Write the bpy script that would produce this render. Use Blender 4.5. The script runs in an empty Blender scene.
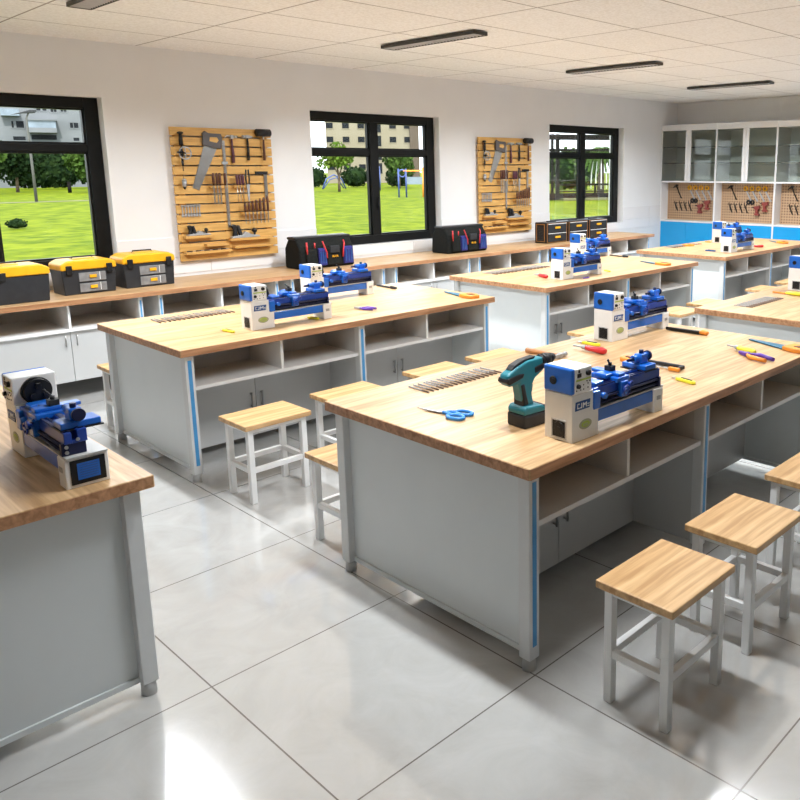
import bpy, bmesh, math, random
from mathutils import Vector, Matrix
random.seed(7)
SC = bpy.context.scene
COL = SC.collection
PI = math.pi

# ------------------------------------------------------------------ materials
def new_mat(name):
    m = bpy.data.materials.new(name); m.use_nodes = True
    nt = m.node_tree; b = nt.nodes['Principled BSDF']
    return m, nt, b

def mat(name, col, rough=.5, metal=0., var=.06, scale=18., spec=.5, coat=0.):
    """plain paint / plastic / metal with a little procedural variation in tone and gloss"""
    m, nt, b = new_mat(name)
    tc = nt.nodes.new('ShaderNodeTexCoord'); n = nt.nodes.new('ShaderNodeTexNoise')
    n.inputs['Scale'].default_value = scale; n.inputs['Detail'].default_value = 4
    nt.links.new(tc.outputs['Object'], n.inputs['Vector'])
    r = nt.nodes.new('ShaderNodeValToRGB')
    r.color_ramp.elements[0].position = .3; r.color_ramp.elements[1].position = .7
    r.color_ramp.elements[0].color = (*[c*(1-var) for c in col], 1)
    r.color_ramp.elements[1].color = (*[min(1, c*(1+var)) for c in col], 1)
    nt.links.new(n.outputs['Fac'], r.inputs['Fac']); nt.links.new(r.outputs['Color'], b.inputs['Base Color'])
    b.inputs['Roughness'].default_value = rough; b.inputs['Metallic'].default_value = metal
    b.inputs['Specular IOR Level'].default_value = spec
    if coat:
        b.inputs['Coat Weight'].default_value = coat; b.inputs['Coat Roughness'].default_value = .08
    return m

def wood_mat(name, c1, c2, plank=.075, length=.75, rough=.38, grain=.35, spec=.4):
    m, nt, b = new_mat(name); L = nt.links.new
    tc = nt.nodes.new('ShaderNodeTexCoord')
    br = nt.nodes.new('ShaderNodeTexBrick')
    br.offset = .37; br.inputs['Scale'].default_value = 1
    br.inputs['Brick Width'].default_value = length; br.inputs['Row Height'].default_value = plank
    br.inputs['Mortar Size'].default_value = .0; br.inputs['Bias'].default_value = 0
    br.inputs['Color1'].default_value = (*c1, 1); br.inputs['Color2'].default_value = (*c2, 1)
    br.inputs['Mortar'].default_value = (*c2, 1)
    L(tc.outputs['Object'], br.inputs['Vector'])
    mp = nt.nodes.new('ShaderNodeMapping'); mp.inputs['Scale'].default_value = (3.2, 46, 46)
    n = nt.nodes.new('ShaderNodeTexNoise'); n.inputs['Scale'].default_value = 1; n.inputs['Detail'].default_value = 6
    n.inputs['Distortion'].default_value = .6
    L(tc.outputs['Object'], mp.inputs['Vector']); L(mp.outputs['Vector'], n.inputs['Vector'])
    rp = nt.nodes.new('ShaderNodeValToRGB')
    rp.color_ramp.elements[0].position = .34; rp.color_ramp.elements[1].position = .66
    lo = 1-grain
    rp.color_ramp.elements[0].color = (lo, lo*.9, lo*.78, 1); rp.color_ramp.elements[1].color = (1, 1, 1, 1)
    L(n.outputs['Fac'], rp.inputs['Fac'])
    mx = nt.nodes.new('ShaderNodeMix'); mx.data_type = 'RGBA'; mx.blend_type = 'MULTIPLY'; mx.inputs['Factor'].default_value = 1
    L(br.outputs['Color'], mx.inputs['A']); L(rp.outputs['Color'], mx.inputs['B'])
    L(mx.outputs['Result'], b.inputs['Base Color'])
    b.inputs['Roughness'].default_value = rough; b.inputs['Specular IOR Level'].default_value = spec
    return m

def floor_mat():
    m, nt, b = new_mat('polished_floor_tile'); L = nt.links.new
    tc = nt.nodes.new('ShaderNodeTexCoord')
    mp = nt.nodes.new('ShaderNodeMapping'); mp.inputs['Location'].default_value = (-1.9+.807*4, -1.704+.807*4, 0)
    L(tc.outputs['Object'], mp.inputs['Vector'])
    br = nt.nodes.new('ShaderNodeTexBrick'); br.offset = 0; br.inputs['Scale'].default_value = 1
    br.inputs['Brick Width'].default_value = .807; br.inputs['Row Height'].default_value = .807
    br.inputs['Mortar Size'].default_value = .0028; br.inputs['Mortar Smooth'].default_value = 0
    br.inputs['Color1'].default_value = (.53, .525, .51, 1); br.inputs['Color2'].default_value = (.57, .565, .55, 1)
    br.inputs['Mortar'].default_value = (.17, .155, .14, 1)
    L(mp.outputs['Vector'], br.inputs['Vector'])
    n = nt.nodes.new('ShaderNodeTexNoise'); n.inputs['Scale'].default_value = 3.5; n.inputs['Detail'].default_value = 8
    n.inputs['Roughness'].default_value = .65; n.inputs['Distortion'].default_value = 1.2
    L(tc.outputs['Object'], n.inputs['Vector'])
    rp = nt.nodes.new('ShaderNodeValToRGB'); rp.color_ramp.elements[0].position = .3; rp.color_ramp.elements[1].position = .72
    rp.color_ramp.elements[0].color = (.84, .83, .81, 1); rp.color_ramp.elements[1].color = (1, 1, 1, 1)
    L(n.outputs['Fac'], rp.inputs['Fac'])
    mx = nt.nodes.new('ShaderNodeMix'); mx.data_type = 'RGBA'; mx.blend_type = 'MULTIPLY'; mx.inputs['Factor'].default_value = 1
    L(br.outputs['Color'], mx.inputs['A']); L(rp.outputs['Color'], mx.inputs['B'])
    L(mx.outputs['Result'], b.inputs['Base Color'])
    b.inputs['Roughness'].default_value = .12; b.inputs['Specular IOR Level'].default_value = 1.0
    b.inputs['Coat Weight'].default_value = 1; b.inputs['Coat IOR'].default_value = 1.6; b.inputs['Coat Roughness'].default_value = .03
    return m

def ceiling_mat():
    m, nt, b = new_mat('mineral_fibre_ceiling_tile'); L = nt.links.new
    tc = nt.nodes.new('ShaderNodeTexCoord')
    mp = nt.nodes.new('ShaderNodeMapping'); mp.inputs['Location'].default_value = (-1.93+1.13*4, -6.70+.745*12, 0)
    L(tc.outputs['Object'], mp.inputs['Vector'])
    br = nt.nodes.new('ShaderNodeTexBrick'); br.offset = 0; br.inputs['Scale'].default_value = 1
    br.inputs['Brick Width'].default_value = 1.13; br.inputs['Row Height'].default_value = .745
    br.inputs['Mortar Size'].default_value = .007; br.inputs['Mortar Smooth'].default_value = 0
    br.inputs['Color1'].default_value = (.90, .885, .865, 1); br.inputs['Color2'].default_value = (.88, .865, .845, 1)
    br.inputs['Mortar'].default_value = (.36, .32, .29, 1)
    L(mp.outputs['Vector'], br.inputs['Vector'])
    n = nt.nodes.new('ShaderNodeTexNoise'); n.inputs['Scale'].default_value = 55; n.inputs['Detail'].default_value = 3
    L(tc.outputs['Object'], n.inputs['Vector'])
    rp = nt.nodes.new('ShaderNodeValToRGB'); rp.color_ramp.elements[0].position = .36; rp.color_ramp.elements[1].position = .6
    rp.color_ramp.elements[0].color = (.88, .87, .85, 1); rp.color_ramp.elements[1].color = (1, 1, 1, 1)
    L(n.outputs['Fac'], rp.inputs['Fac'])
    mx = nt.nodes.new('ShaderNodeMix'); mx.data_type = 'RGBA'; mx.blend_type = 'MULTIPLY'; mx.inputs['Factor'].default_value = 1
    L(br.outputs['Color'], mx.inputs['A']); L(rp.outputs['Color'], mx.inputs['B'])
    L(mx.outputs['Result'], b.inputs['Base Color']); b.inputs['Roughness'].default_value = .85
    return m

def glass_mat(name, tint, gloss=.08, rough=.02):
    m = bpy.data.materials.new(name); m.use_nodes = True; nt = m.node_tree
    for n in list(nt.nodes): nt.nodes.remove(n)
    o = nt.nodes.new('ShaderNodeOutputMaterial'); t = nt.nodes.new('ShaderNodeBsdfTransparent')
    g = nt.nodes.new('ShaderNodeBsdfGlossy'); x = nt.nodes.new('ShaderNodeMixShader')
    fr = nt.nodes.new('ShaderNodeFresnel'); fr.inputs['IOR'].default_value = 1.45
    mu = nt.nodes.new('ShaderNodeMath'); mu.operation = 'MULTIPLY'; mu.inputs[1].default_value = gloss/.08
    t.inputs['Color'].default_value = (*tint, 1); g.inputs['Roughness'].default_value = rough
    nt.links.new(fr.outputs[0], mu.inputs[0]); nt.links.new(mu.outputs[0], x.inputs[0])
    nt.links.new(t.outputs[0], x.inputs[1]); nt.links.new(g.outputs[0], x.inputs[2])
    nt.links.new(x.outputs[0], o.inputs[0])
    return m

def two_tone(name, c1, c2, scale, rough=.8, detail=6, lo=.38, hi=.62):
    m, nt, b = new_mat(name); L = nt.links.new
    tc = nt.nodes.new('ShaderNodeTexCoord'); n = nt.nodes.new('ShaderNodeTexNoise')
    n.inputs['Scale'].default_value = scale; n.inputs['Detail'].default_value = detail
    L(tc.outputs['Object'], n.inputs['Vector'])
    r = nt.nodes.new('ShaderNodeValToRGB'); r.color_ramp.elements[0].position = lo; r.color_ramp.elements[1].position = hi
    r.color_ramp.elements[0].color = (*c1, 1); r.color_ramp.elements[1].color = (*c2, 1)
    L(n.outputs['Fac'], r.inputs['Fac']); L(r.outputs['Color'], b.inputs['Base Color'])
    b.inputs['Roughness'].default_value = rough; b.inputs['Specular IOR Level'].default_value = .03
    return m

def pegboard_mat():
    m, nt, b = new_mat('perforated_brown_hardboard'); L = nt.links.new
    tc = nt.nodes.new('ShaderNodeTexCoord')
    v = nt.nodes.new('ShaderNodeTexVoronoi'); v.inputs['Scale'].default_value = 24; v.inputs['Randomness'].default_value = 0
    L(tc.outputs['Object'], v.inputs['Vector'])
    n = nt.nodes.new('ShaderNodeMath'); n.operation = 'LESS_THAN'; n.inputs[1].default_value = .30
    L(v.outputs['Distance'], n.inputs[0])
    mx = nt.nodes.new('ShaderNodeMix'); mx.data_type = 'RGBA'
    mx.inputs['A'].default_value = (.52, .34, .20, 1); mx.inputs['B'].default_value = (.20, .11, .06, 1)
    L(n.outputs[0], mx.inputs['Factor']); L(mx.outputs['Result'], b.inputs['Base Color'])
    b.inputs['Roughness'].default_value = .6
    return m

M = dict(
    wall=mat('white_wall_paint', (.80, .80, .80), .75, var=.015, scale=3),
    walldark=mat('low_bounce_grey_wall', (.22, .23, .24), .8, var=.03, scale=3),  # unseen wall toned dark to cut light bounced into the recesses
    wainscot=mat('glazed_white_wall_tile', (.83, .82, .82), .16, var=.015, scale=3),
    ceiling=ceiling_mat(), floor=floor_mat(),
    oak=wood_mat('butcher_block_oak', (.66, .445, .24), (.545, .345, .172)),
    oak_edge_shade=wood_mat('oak_shaded_edge_grain', (.60, .32, .17), (.50, .26, .13), plank=.02, length=.3, grain=.4),  # darker brown carries end grain and the edge's shade in the colour
    pine=wood_mat('yellow_pine_slat', (.74, .45, .145), (.68, .39, .115), plank=.09, length=1.4, rough=.45, grain=.25),
    beech=wood_mat('beech_stool_seat', (.73, .475, .235), (.65, .40, .185), plank=.055, length=.9, grain=.3),
    lam=mat('pale_grey_laminate', (.70, .735, .74), .35, var=.02, scale=4),
    shelf=mat('grey_shelf_laminate', (.72, .72, .71), .35, var=.02, scale=4),
    cabgrey=mat('light_grey_cabinet_door', (.52, .525, .52), .4, var=.02, scale=4),
    lamdoor=mat('grey_laminate_door', (.56, .565, .56), .35, var=.02, scale=4),
    white=mat('white_powder_coat', (.82, .82, .81), .35, var=.02),
    blue_strip=mat('sky_blue_strip', (.06, .30, .62), .35),
    handle=mat('brushed_steel', (.42, .42, .42), .3, 1.),
    steel=mat('bright_steel', (.55, .55, .54), .28, 1.),
    greysteel=mat('matt_grey_steel', (.40, .41, .42), .45, .4),
    foot=mat('grey_levelling_foot', (.5, .5, .49), .4),
    black=mat('black_aluminium_frame', (.006, .0065, .0065), .4, var=.2, spec=.25),
    blackpl=mat('black_plastic', (.010, .010, .011), .45, var=.2, spec=.35),
    darkgrey=mat('dark_grey_plastic', (.024, .025, .028), .5, var=.15, spec=.35),
    cream=mat('cream_machine_paint', (.83, .83, .815), .3, var=.02, coat=.3),
    mblue=mat('royal_blue_machine_paint', (.008, .125, .55), .28, var=.08, coat=.4),
    mblued=mat('deep_blue_machine_paint', (.008, .045, .30), .3, var=.1, coat=.3),
    navy=mat('dark_navy_way', (.012, .016, .06), .3, .3, var=.2),
    badgegrey=mat('pale_olive_badge_rim', (.40, .42, .28), .4),
    lime=mat('lime_green_badge', (.42, .55, .08), .4, var=.15),
    plate=mat('navy_blue_name_plate', (.02, .08, .26), .35),
    label=mat('white_print', (.82, .83, .84), .5),
    yellow=mat('yellow_plastic', (.84, .42, .008), .4, var=.12, scale=9),
    yellowb=mat('lemon_yellow_plastic', (.82, .76, .04), .4),
    orange=mat('orange_plastic', (.80, .28, .03), .4, var=.1),
    trimorange=mat('dull_orange_trim', (.30, .13, .03), .5),
    sawgrey=mat('warm_grey_saw_handle', (.10, .09, .092), .5),
    red=mat('red_plastic', (.62, .03, .035), .35),
    redd=mat('dull_red_tool_body', (.26, .045, .035), .4),
    green=mat('green_plastic', (.10, .42, .18), .4),
    teal=mat('teal_drill_plastic', (.010, .17, .215), .4, var=.08),
    purple=mat('purple_grip', (.10, .03, .33), .4),
    cobalt=mat('cobalt_blue_grip', (.03, .22, .62), .35),
    bluesteel=mat('blue_coated_blade', (.03, .15, .25), .35, .3),
    brown=mat('dark_brown_handle', (.10, .035, .02), .4, var=.2),
    bitbrown=mat('bronze_brown_shank', (.16, .11, .08), .4, .4),
    oakhandle=mat('brown_wooden_handle', (.46, .20, .075), .45, var=.15),
    walnut=mat('purple_brown_handle', (.10, .03, .05), .4, var=.2),
    canvas=mat('black_canvas', (.010, .011, .010), .9, var=.35, scale=60, spec=.2),
    canvasb=mat('blue_canvas_pocket', (.022, .024, .17), .8, var=.3, scale=60),
    clearpl=mat('smoky_clear_plastic', (.22, .22, .22), .2, var=.2),
    skyblue=mat('sky_blue_cabinet_front', (.012, .33, .70), .25, var=.02, scale=3),
    cabin=mat('grey_cabinet_lining', (.78, .80, .77), .5, var=.03, scale=3),
    cabwhite=mat('white_cabinet_laminate', (.80, .79, .79), .35, var=.02, scale=4),
    peg=pegboard_mat(), shelfgrey=mat('grey_shelf_board', (.16, .17, .16), .5),
    post=mat('pale_grey_post', (.66, .675, .675), .35, var=.02),
    pane=glass_mat('clear_window_glass', (.985, .99, .99), .014),
    cabglass=glass_mat('grey_green_cabinet_glass', (.90, .925, .90), .07, .03),
    diffuser=mat('grey_louvre_diffuser', (.62, .61, .60), .5),
    lampbody=mat('dark_aluminium_housing', (.05, .048, .045), .4, .3),
    grass=two_tone('shadow_mottled_lawn', (.062, .098, .002), (.145, .178, .006), 1.6),  # darker noise tone paints shadow speckle into the grass
    path=two_tone('pale_concrete_path', (.11, .115, .06), (.15, .15, .09), 1.5),
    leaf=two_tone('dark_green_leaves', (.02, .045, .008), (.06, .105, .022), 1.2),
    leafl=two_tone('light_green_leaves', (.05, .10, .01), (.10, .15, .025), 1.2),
    leafd=two_tone('deep_green_leaves', (.006, .015, .006), (.018, .034, .010), 1.2),  # darkest leaf green, used for hedges, trees and bush cores
    bark=two_tone('grey_brown_bark', (.07, .05, .04), (.16, .12, .09), 6),
    bcream=two_tone('cream_render_wall', (.21, .185, .135), (.23, .205, .155), .3),
    bgrey=two_tone('grey_render_wall', (.13, .14, .15), (.16, .17, .18), .3),
    bbrown=two_tone('brown_tower_wall', (.09, .07, .055), (.10, .08, .065), .3),
    broof=two_tone('red_brown_roof', (.10, .035, .02), (.12, .05, .03), 1),
    bglass=mat('dark_building_glass', (.010, .012, .015), .5, var=.3, scale=1, spec=.1),
    bglassl=mat('pale_reflecting_glass', (.16, .20, .24), .25, var=.2, scale=1),
    play=mat('dark_blue_play_paint', (.03, .06, .22), .4),
    timber=mat('weathered_dark_timber', (.010, .009, .008), .8, var=.3, scale=4, spec=.1),
    lamppost=mat('grey_galvanised_post', (.075, .075, .07), .6),
)

# ------------------------------------------------------------------ mesh builder
class MB:
    def __init__(s): s.bm = bmesh.new()
    def box(s, a, b, bev=0., seg=2):
        x0, y0, z0 = a; x1, y1, z1 = b
        v = [s.bm.verts.new(p) for p in ((x0,y0,z0),(x1,y0,z0),(x1,y1,z0),(x0,y1,z0),(x0,y0,z1),(x1,y0,z1),(x1,y1,z1),(x0,y1,z1))]
        f = [s.bm.faces.new([v[i] for i in q]) for q in ((3,2,1,0),(4,5,6,7),(0,1,5,4),(1,2,6,5),(2,3,7,6),(3,0,4,7))]
        if bev: s._bev(f, bev, seg)
        return s
    def _bev(s, faces, bev, seg):
        e = set()
        for f in faces: e.update(f.edges)
        bmesh.ops.bevel(s.bm, geom=list(e), offset=bev, segments=seg, affect='EDGES', profile=.5)
    def prism(s, poly, ax, c0, c1, bev=0., seg=2):
        mp = {'x': lambda a, b, c: (c, a, b), 'y': lambda a, b, c: (a, c, b), 'z': lambda a, b, c: (a, b, c)}[ax]
        A = [s.bm.verts.new(mp(a, b, c0)) for a, b in poly]; B = [s.bm.verts.new(mp(a, b, c1)) for a, b in poly]
        n = len(poly); f = [s.bm.faces.new(A[::-1]), s.bm.faces.new(B)]
        for i in range(n): f.append(s.bm.faces.new((A[i], A[(i+1) % n], B[(i+1) % n], B[i])))
        bmesh.ops.recalc_face_normals(s.bm, faces=f)
        if bev: s._bev(f, bev, seg)
        return s
    def cyl(s, p0, p1, r0, r1=None, n=16):
        r1 = r0 if r1 is None else r1
        p0 = Vector(p0); p1 = Vector(p1); d = (p1-p0).normalized()
        u = d.orthogonal().normalized(); w = d.cross(u)
        A = []; B = []
        for i in range(n):
            a = 2*PI*i/n; q = u*math.cos(a)+w*math.sin(a)
            A.append(s.bm.verts.new(p0+q*r0)); B.append(s.bm.verts.new(p1+q*r1))
        s.bm.faces.new(A[::-1]); s.bm.faces.new(B)
        for i in range(n):
            s.bm.faces.new((A[i], A[(i+1) % n], B[(i+1) % n], B[i])).smooth = True
        return s
    def tube(s, pts, r, n=8, closed=False):
        pts = [Vector(p) for p in pts]; rings = []; N = len(pts); prev = None
        for i, p in enumerate(pts):
            a = pts[(i-1) % N] if (closed or i) else p; b = pts[(i+1) % N] if (closed or i < N-1) else p
            d = (b-a).normalized()
            u = d.orthogonal().normalized() if prev is None else (prev-d*prev.dot(d)).normalized()
            prev = u; w = d.cross(u)
            rr = r[i] if isinstance(r, (list, tuple)) else r
            rings.append([s.bm.verts.new(p+(u*math.cos(2*PI*k/n)+w*math.sin(2*PI*k/n))*rr) for k in range(n)])
        for i in range(N if closed else N-1):
            A = rings[i]; B = rings[(i+1) % N]
            for k in range(n): s.bm.faces.new((A[k], A[(k+1) % n], B[(k+1) % n], B[k])).smooth = True
        if not closed: s.bm.faces.new(rings[0][::-1]); s.bm.faces.new(rings[-1])
        return s
    def ring(s, c, ax, R, r, n=20, m=8, sq=(1, 1)):
        c = Vector(c); I = {'x': ((0,1,0),(0,0,1)), 'y': ((1,0,0),(0,0,1)), 'z': ((1,0,0),(0,1,0))}[ax]
        u, w = Vector(I[0]), Vector(I[1])
        return s.tube([c+u*math.cos(2*PI*i/n)*R*sq[0]+w*math.sin(2*PI*i/n)*R*sq[1] for i in range(n)], r, m, True)
    def sph(s, c, r, sub=2, jit=0.):
        rr = r if isinstance(r, (list, tuple)) else (r, r, r)
        g = bmesh.ops.create_icosphere(s.bm, subdivisions=sub, radius=1)
        for v in g['verts']:
            k = 1+random.uniform(-jit, jit)
            v.co = Vector((c[0]+v.co.x*rr[0]*k, c[1]+v.co.y*rr[1]*k, c[2]+v.co.z*rr[2]*k))
            for f in v.link_faces: f.smooth = True
        return s
    def quad(s, a, b, c, d):
        s.bm.faces.new([s.bm.verts.new(p) for p in (a, b, c, d)]); return s
    def move(s, loc=(0, 0, 0), rz=0, rx=0, ry=0):
        m = Matrix.Translation(loc) @ Matrix.Rotation(rz, 4, 'Z') @ Matrix.Rotation(ry, 4, 'Y') @ Matrix.Rotation(rx, 4, 'X')
        bmesh.ops.transform(s.bm, matrix=m, verts=s.bm.verts); return s
    def tilt(s, p, deg):
        p = Vector(p); m = Matrix.Translation(p) @ Matrix.Rotation(math.radians(-deg), 4, 'Y') @ Matrix.Translation(-p)
        bmesh.ops.transform(s.bm, matrix=m, verts=s.bm.verts); return s
    def build(s, name, m, parent=None, label=None):
        me = bpy.data.meshes.new(name); s.bm.normal_update(); s.bm.to_mesh(me); s.bm.free()
        me.materials.append(M[m] if isinstance(m, str) else m)
        o = bpy.data.objects.new(name, me); COL.objects.link(o)
        if parent is not None: o.parent = parent
        if label: o['label'] = label
        return o

def tag(o, label, cat, group=None, kind=None):
    o['label'] = label; o['category'] = cat
    if group: o['group'] = group
    if kind: o['kind'] = kind
    return o
def thing(name, label, cat, loc=(0, 0, 0), rz=0, group=None):
    o = bpy.data.objects.new(name, None); COL.objects.link(o); o.empty_display_size = .05
    o.location = loc; o.rotation_euler = (0, 0, rz)
    return tag(o, label, cat, group)
def struct(name, mb, m, parent=None):
    o = mb.build(name, m, parent)
    if parent is None: o['kind'] = 'structure'
    return o
def kids(o): return [c for c in bpy.data.objects if c.parent == o]
_kidcache = {}
def dup(root, loc, rz, label=None, group=None):
    if root.name not in _kidcache:
        _kidcache[root.name] = [(c, kids(c)) for c in kids(root)]
    r = root.copy(); COL.objects.link(r); r.location = loc; r.rotation_euler = (0, 0, rz)
    if label: r['label'] = label
    if group: r['group'] = group
    for c, gs in _kidcache[root.name]:
        d = c.copy(); COL.objects.link(d); d.parent = r
        for g in gs:
            e = g.copy(); COL.objects.link(e); e.parent = d
    return r

# ------------------------------------------------------------------ room constants
W = 7.389          # window wall plane (inner face)
CEIL = 2.844
BACK = 11.88
X0, Y0R = -2.2, -2.4
WT = .28           # wall thickness
WIN = [(.95, 2.735), (4.759, 6.535), (8.57, 10.345)]
WZ0, WZ1 = .93, 2.39

# ------------------------------------------------------------------ room shell
struct('floor', MB().box((X0, Y0R, -.12), (BACK, W, 0)), 'floor')
struct('ceiling', MB().box((X0-.3, Y0R-.3, CEIL), (BACK+.3, W+.35, CEIL+.15)), 'ceiling')
wl = MB()
xs = [X0] + [v for w in WIN for v in w] + [BACK+.3]
for i in range(0, len(xs), 2):
    wl.box((xs[i], W, -.12), (xs[i+1], W+WT, CEIL))
for a, b in WIN:
    wl.box((a, W, -.12), (b, W+WT, WZ0)); wl.box((a, W, WZ1), (b, W+WT, CEIL))
struct('wall_left', wl, 'wall')
struct('wall_back', MB().box((BACK, Y0R, -.12), (BACK+.25, W, CEIL)), 'wall')
struct('wall_right', MB().box((X0, Y0R-.25, -.12), (BACK+.25, Y0R, CEIL)), 'walldark')
struct('wall_front', MB().box((X0-.25, Y0R-.25, -.12), (X0, W+WT, CEIL)), 'wall')
# tiled dado with fine joints and a thin capping line
jo = [1.07, 2.32, 3.572, 4.82, 6.075, 7.33, 8.58, 9.83, 11.083, 11.42]
td = MB()
for i in range(len(jo)-1):
    a, b = jo[i]+.004, jo[i+1]-.004
    cuts = [(a, b, 1.165)]
    for wa, wb in WIN:
        nxt = []
        for p, q, z in cuts:
            if q <= wa or p >= wb or z < 1: nxt.append((p, q, z)); continue
            if p < wa: nxt.append((p, wa, z))
            nxt.append((max(p, wa), min(q, wb), WZ0))
            if q > wb: nxt.append((wb, q, z))
        cuts = nxt
    for p, q, z in cuts:
        td.box((p, W-.008, .985 if z > 1 else .83), (q, W+.001, z))
        if z > 1: td.box((p, W-.008, .83), (q, W+.001, .979))
struct('trim_1', td, 'wainscot')
sk = MB().box((X0, W-.012, 0), (BACK, W, .09))
struct('baseboard_left', sk, 'wainscot')

def window(n, a, b):
    root = bpy.data.objects.new(f'window_{n}', None); COL.objects.link(root); root['kind'] = 'structure'
    y0, y1 = W+.10, W+.17
    JL, JR, JT, JB, HM = .06, .115, .09, .105, .058
    f = MB()
    f.box((a, y0, WZ0), (a+JL, y1, WZ1), .004); f.box((b-JR, y0, WZ0), (b, y1, WZ1), .004)
    f.box((a+JL, y0, WZ1-JT), (b-JR, y1, WZ1), .004); f.box((a+JL, y0, WZ0), (b-JR, y1, WZ0+JB), .004)
    f.build('window_frame', 'black', root)
    c = (a+b)/2-.01
    MB().box((c-HM, y0-.004, WZ0+JB), (c+HM, y1, WZ1-JT), .004).build('mullion', 'black', root)
    t = MB()
    for p, q in ((a+JL, c-HM), (c+HM, b-JR)): t.box((p, y0+.002, 1.935), (q, y1, 2.0), .004)
    t.build('transom', 'black', root)
    s = MB(); w = .016
    for p, q in ((a+JL, c-HM), (c+HM, b-JR)):
        for z0, z1 in ((WZ0+JB, 1.935), (2.0, WZ1-JT)):
            s.box((p, y0+.02, z0), (p+w, y1-.01, z1)); s.box((q-w, y0+.02, z0), (q, y1-.01, z1))
            s.box((p+w, y0+.02, z0), (q-w, y1-.01, z0+w)); s.box((p+w, y0+.02, z1-w), (q-w, y1-.01, z1))
    s.build('sash', 'black', root)
    MB().box((c+.02, y0-.03, 1.33), (c+.04, y0-.004, 1.47), .004).build('window_handle', 'darkgrey', root)
    g = MB()
    for p, q in ((a+JL, c-HM), (c+HM, b-JR)):
        for z0, z1 in ((WZ0+JB, 1.935), (2.0, WZ1-JT)):
            g.box((p+w, y0+.036, z0+w), (q-w, y0+.042, z1-w))
    g.build('pane', 'pane', root)
    MB().box((a+.001, W-.01, WZ0), (b-.001, y0, WZ0+.012), .003).build('window_sill', 'wainscot', root)
for i, (a, b) in enumerate(WIN): window(i+1, a, b)

# ------------------------------------------------------------------ ceiling lamps
LAMPS = [(2.06, 5.2, 'linear ceiling lamp nearest above the first window, cut by the top edge'),
         (4.54, 5.2, 'linear ceiling lamp above the aisle beside the middle window'),
         (7.05, 5.2, 'linear ceiling lamp between the middle and far windows'),
         (9.58, 5.2, 'farthest linear ceiling lamp, in front of the glass cabinets'),
         (4.54, 2.05, 'linear ceiling lamp at the top right, only its near end in view'),
         (7.05, 2.05, 'linear ceiling lamp in the right hand row, second towards the cabinets'),
         (9.58, 2.05, 'linear ceiling lamp in the right hand row, closest to the cabinets'),
         (2.06, 2.05, 'linear ceiling lamp over the foreground, behind the top edge')]
lamp0 = None
for x, y, lab in LAMPS:
    if lamp0 is None:
        lamp0 = thing('ceiling_lamp', lab, 'lamp', (x, y, CEIL), 0, 'linear ceiling lamps')
        hz = MB()
        hz.box((-.075, -.58, -.036), (-.069, .58, -.008), .001); hz.box((.069, -.58, -.036), (.075, .58, -.008), .001)
        hz.box((-.069, -.58, -.036), (.069, -.575, -.008)); hz.box((-.069, .575, -.036), (.069, .58, -.008))
        hz.box((-.069, -.575, -.014), (.069, .575, -.008))
        hz.build('housing', 'lampbody', lamp0)
        dz = MB()
        for k in range(29):
            yy = -.56+k*.04; dz.box((-.063, yy-.002, -.034), (.063, yy+.002, -.026))
        dz.box((-.066, -.572, -.026), (.066, .572, -.022))
        dz.build('louvre', 'diffuser', lamp0)
        mz = MB()
        for yy in (-.4, .4): mz.box((-.03, yy-.03, -.008), (.03, yy+.03, 0))
        mz.build('mounting_bracket', 'lampbody', lamp0)
    else:
        dup(lamp0, (x, y, CEIL), 0, lab)
def area(name, loc, sx, sy, power, col, rot=(0, 0, 0), spread=PI):
    l = bpy.data.lights.new(name, 'AREA'); l.shape = 'RECTANGLE'; l.size = sx; l.size_y = sy
    l.energy = power; l.color = col; l.spread = spread
    o = bpy.data.objects.new(name, l); COL.objects.link(o); o.location = loc; o.rotation_euler = rot
    return o
LP = 74.
for (x, y, _l) in LAMPS:
    area('lamp_light', (x, y, CEIL-.040), .12, 1.12, LP*(1.0 if y > 4 else .52), (.905, .955, 1), spread=math.radians(155 if y > 4 else 145))

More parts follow.
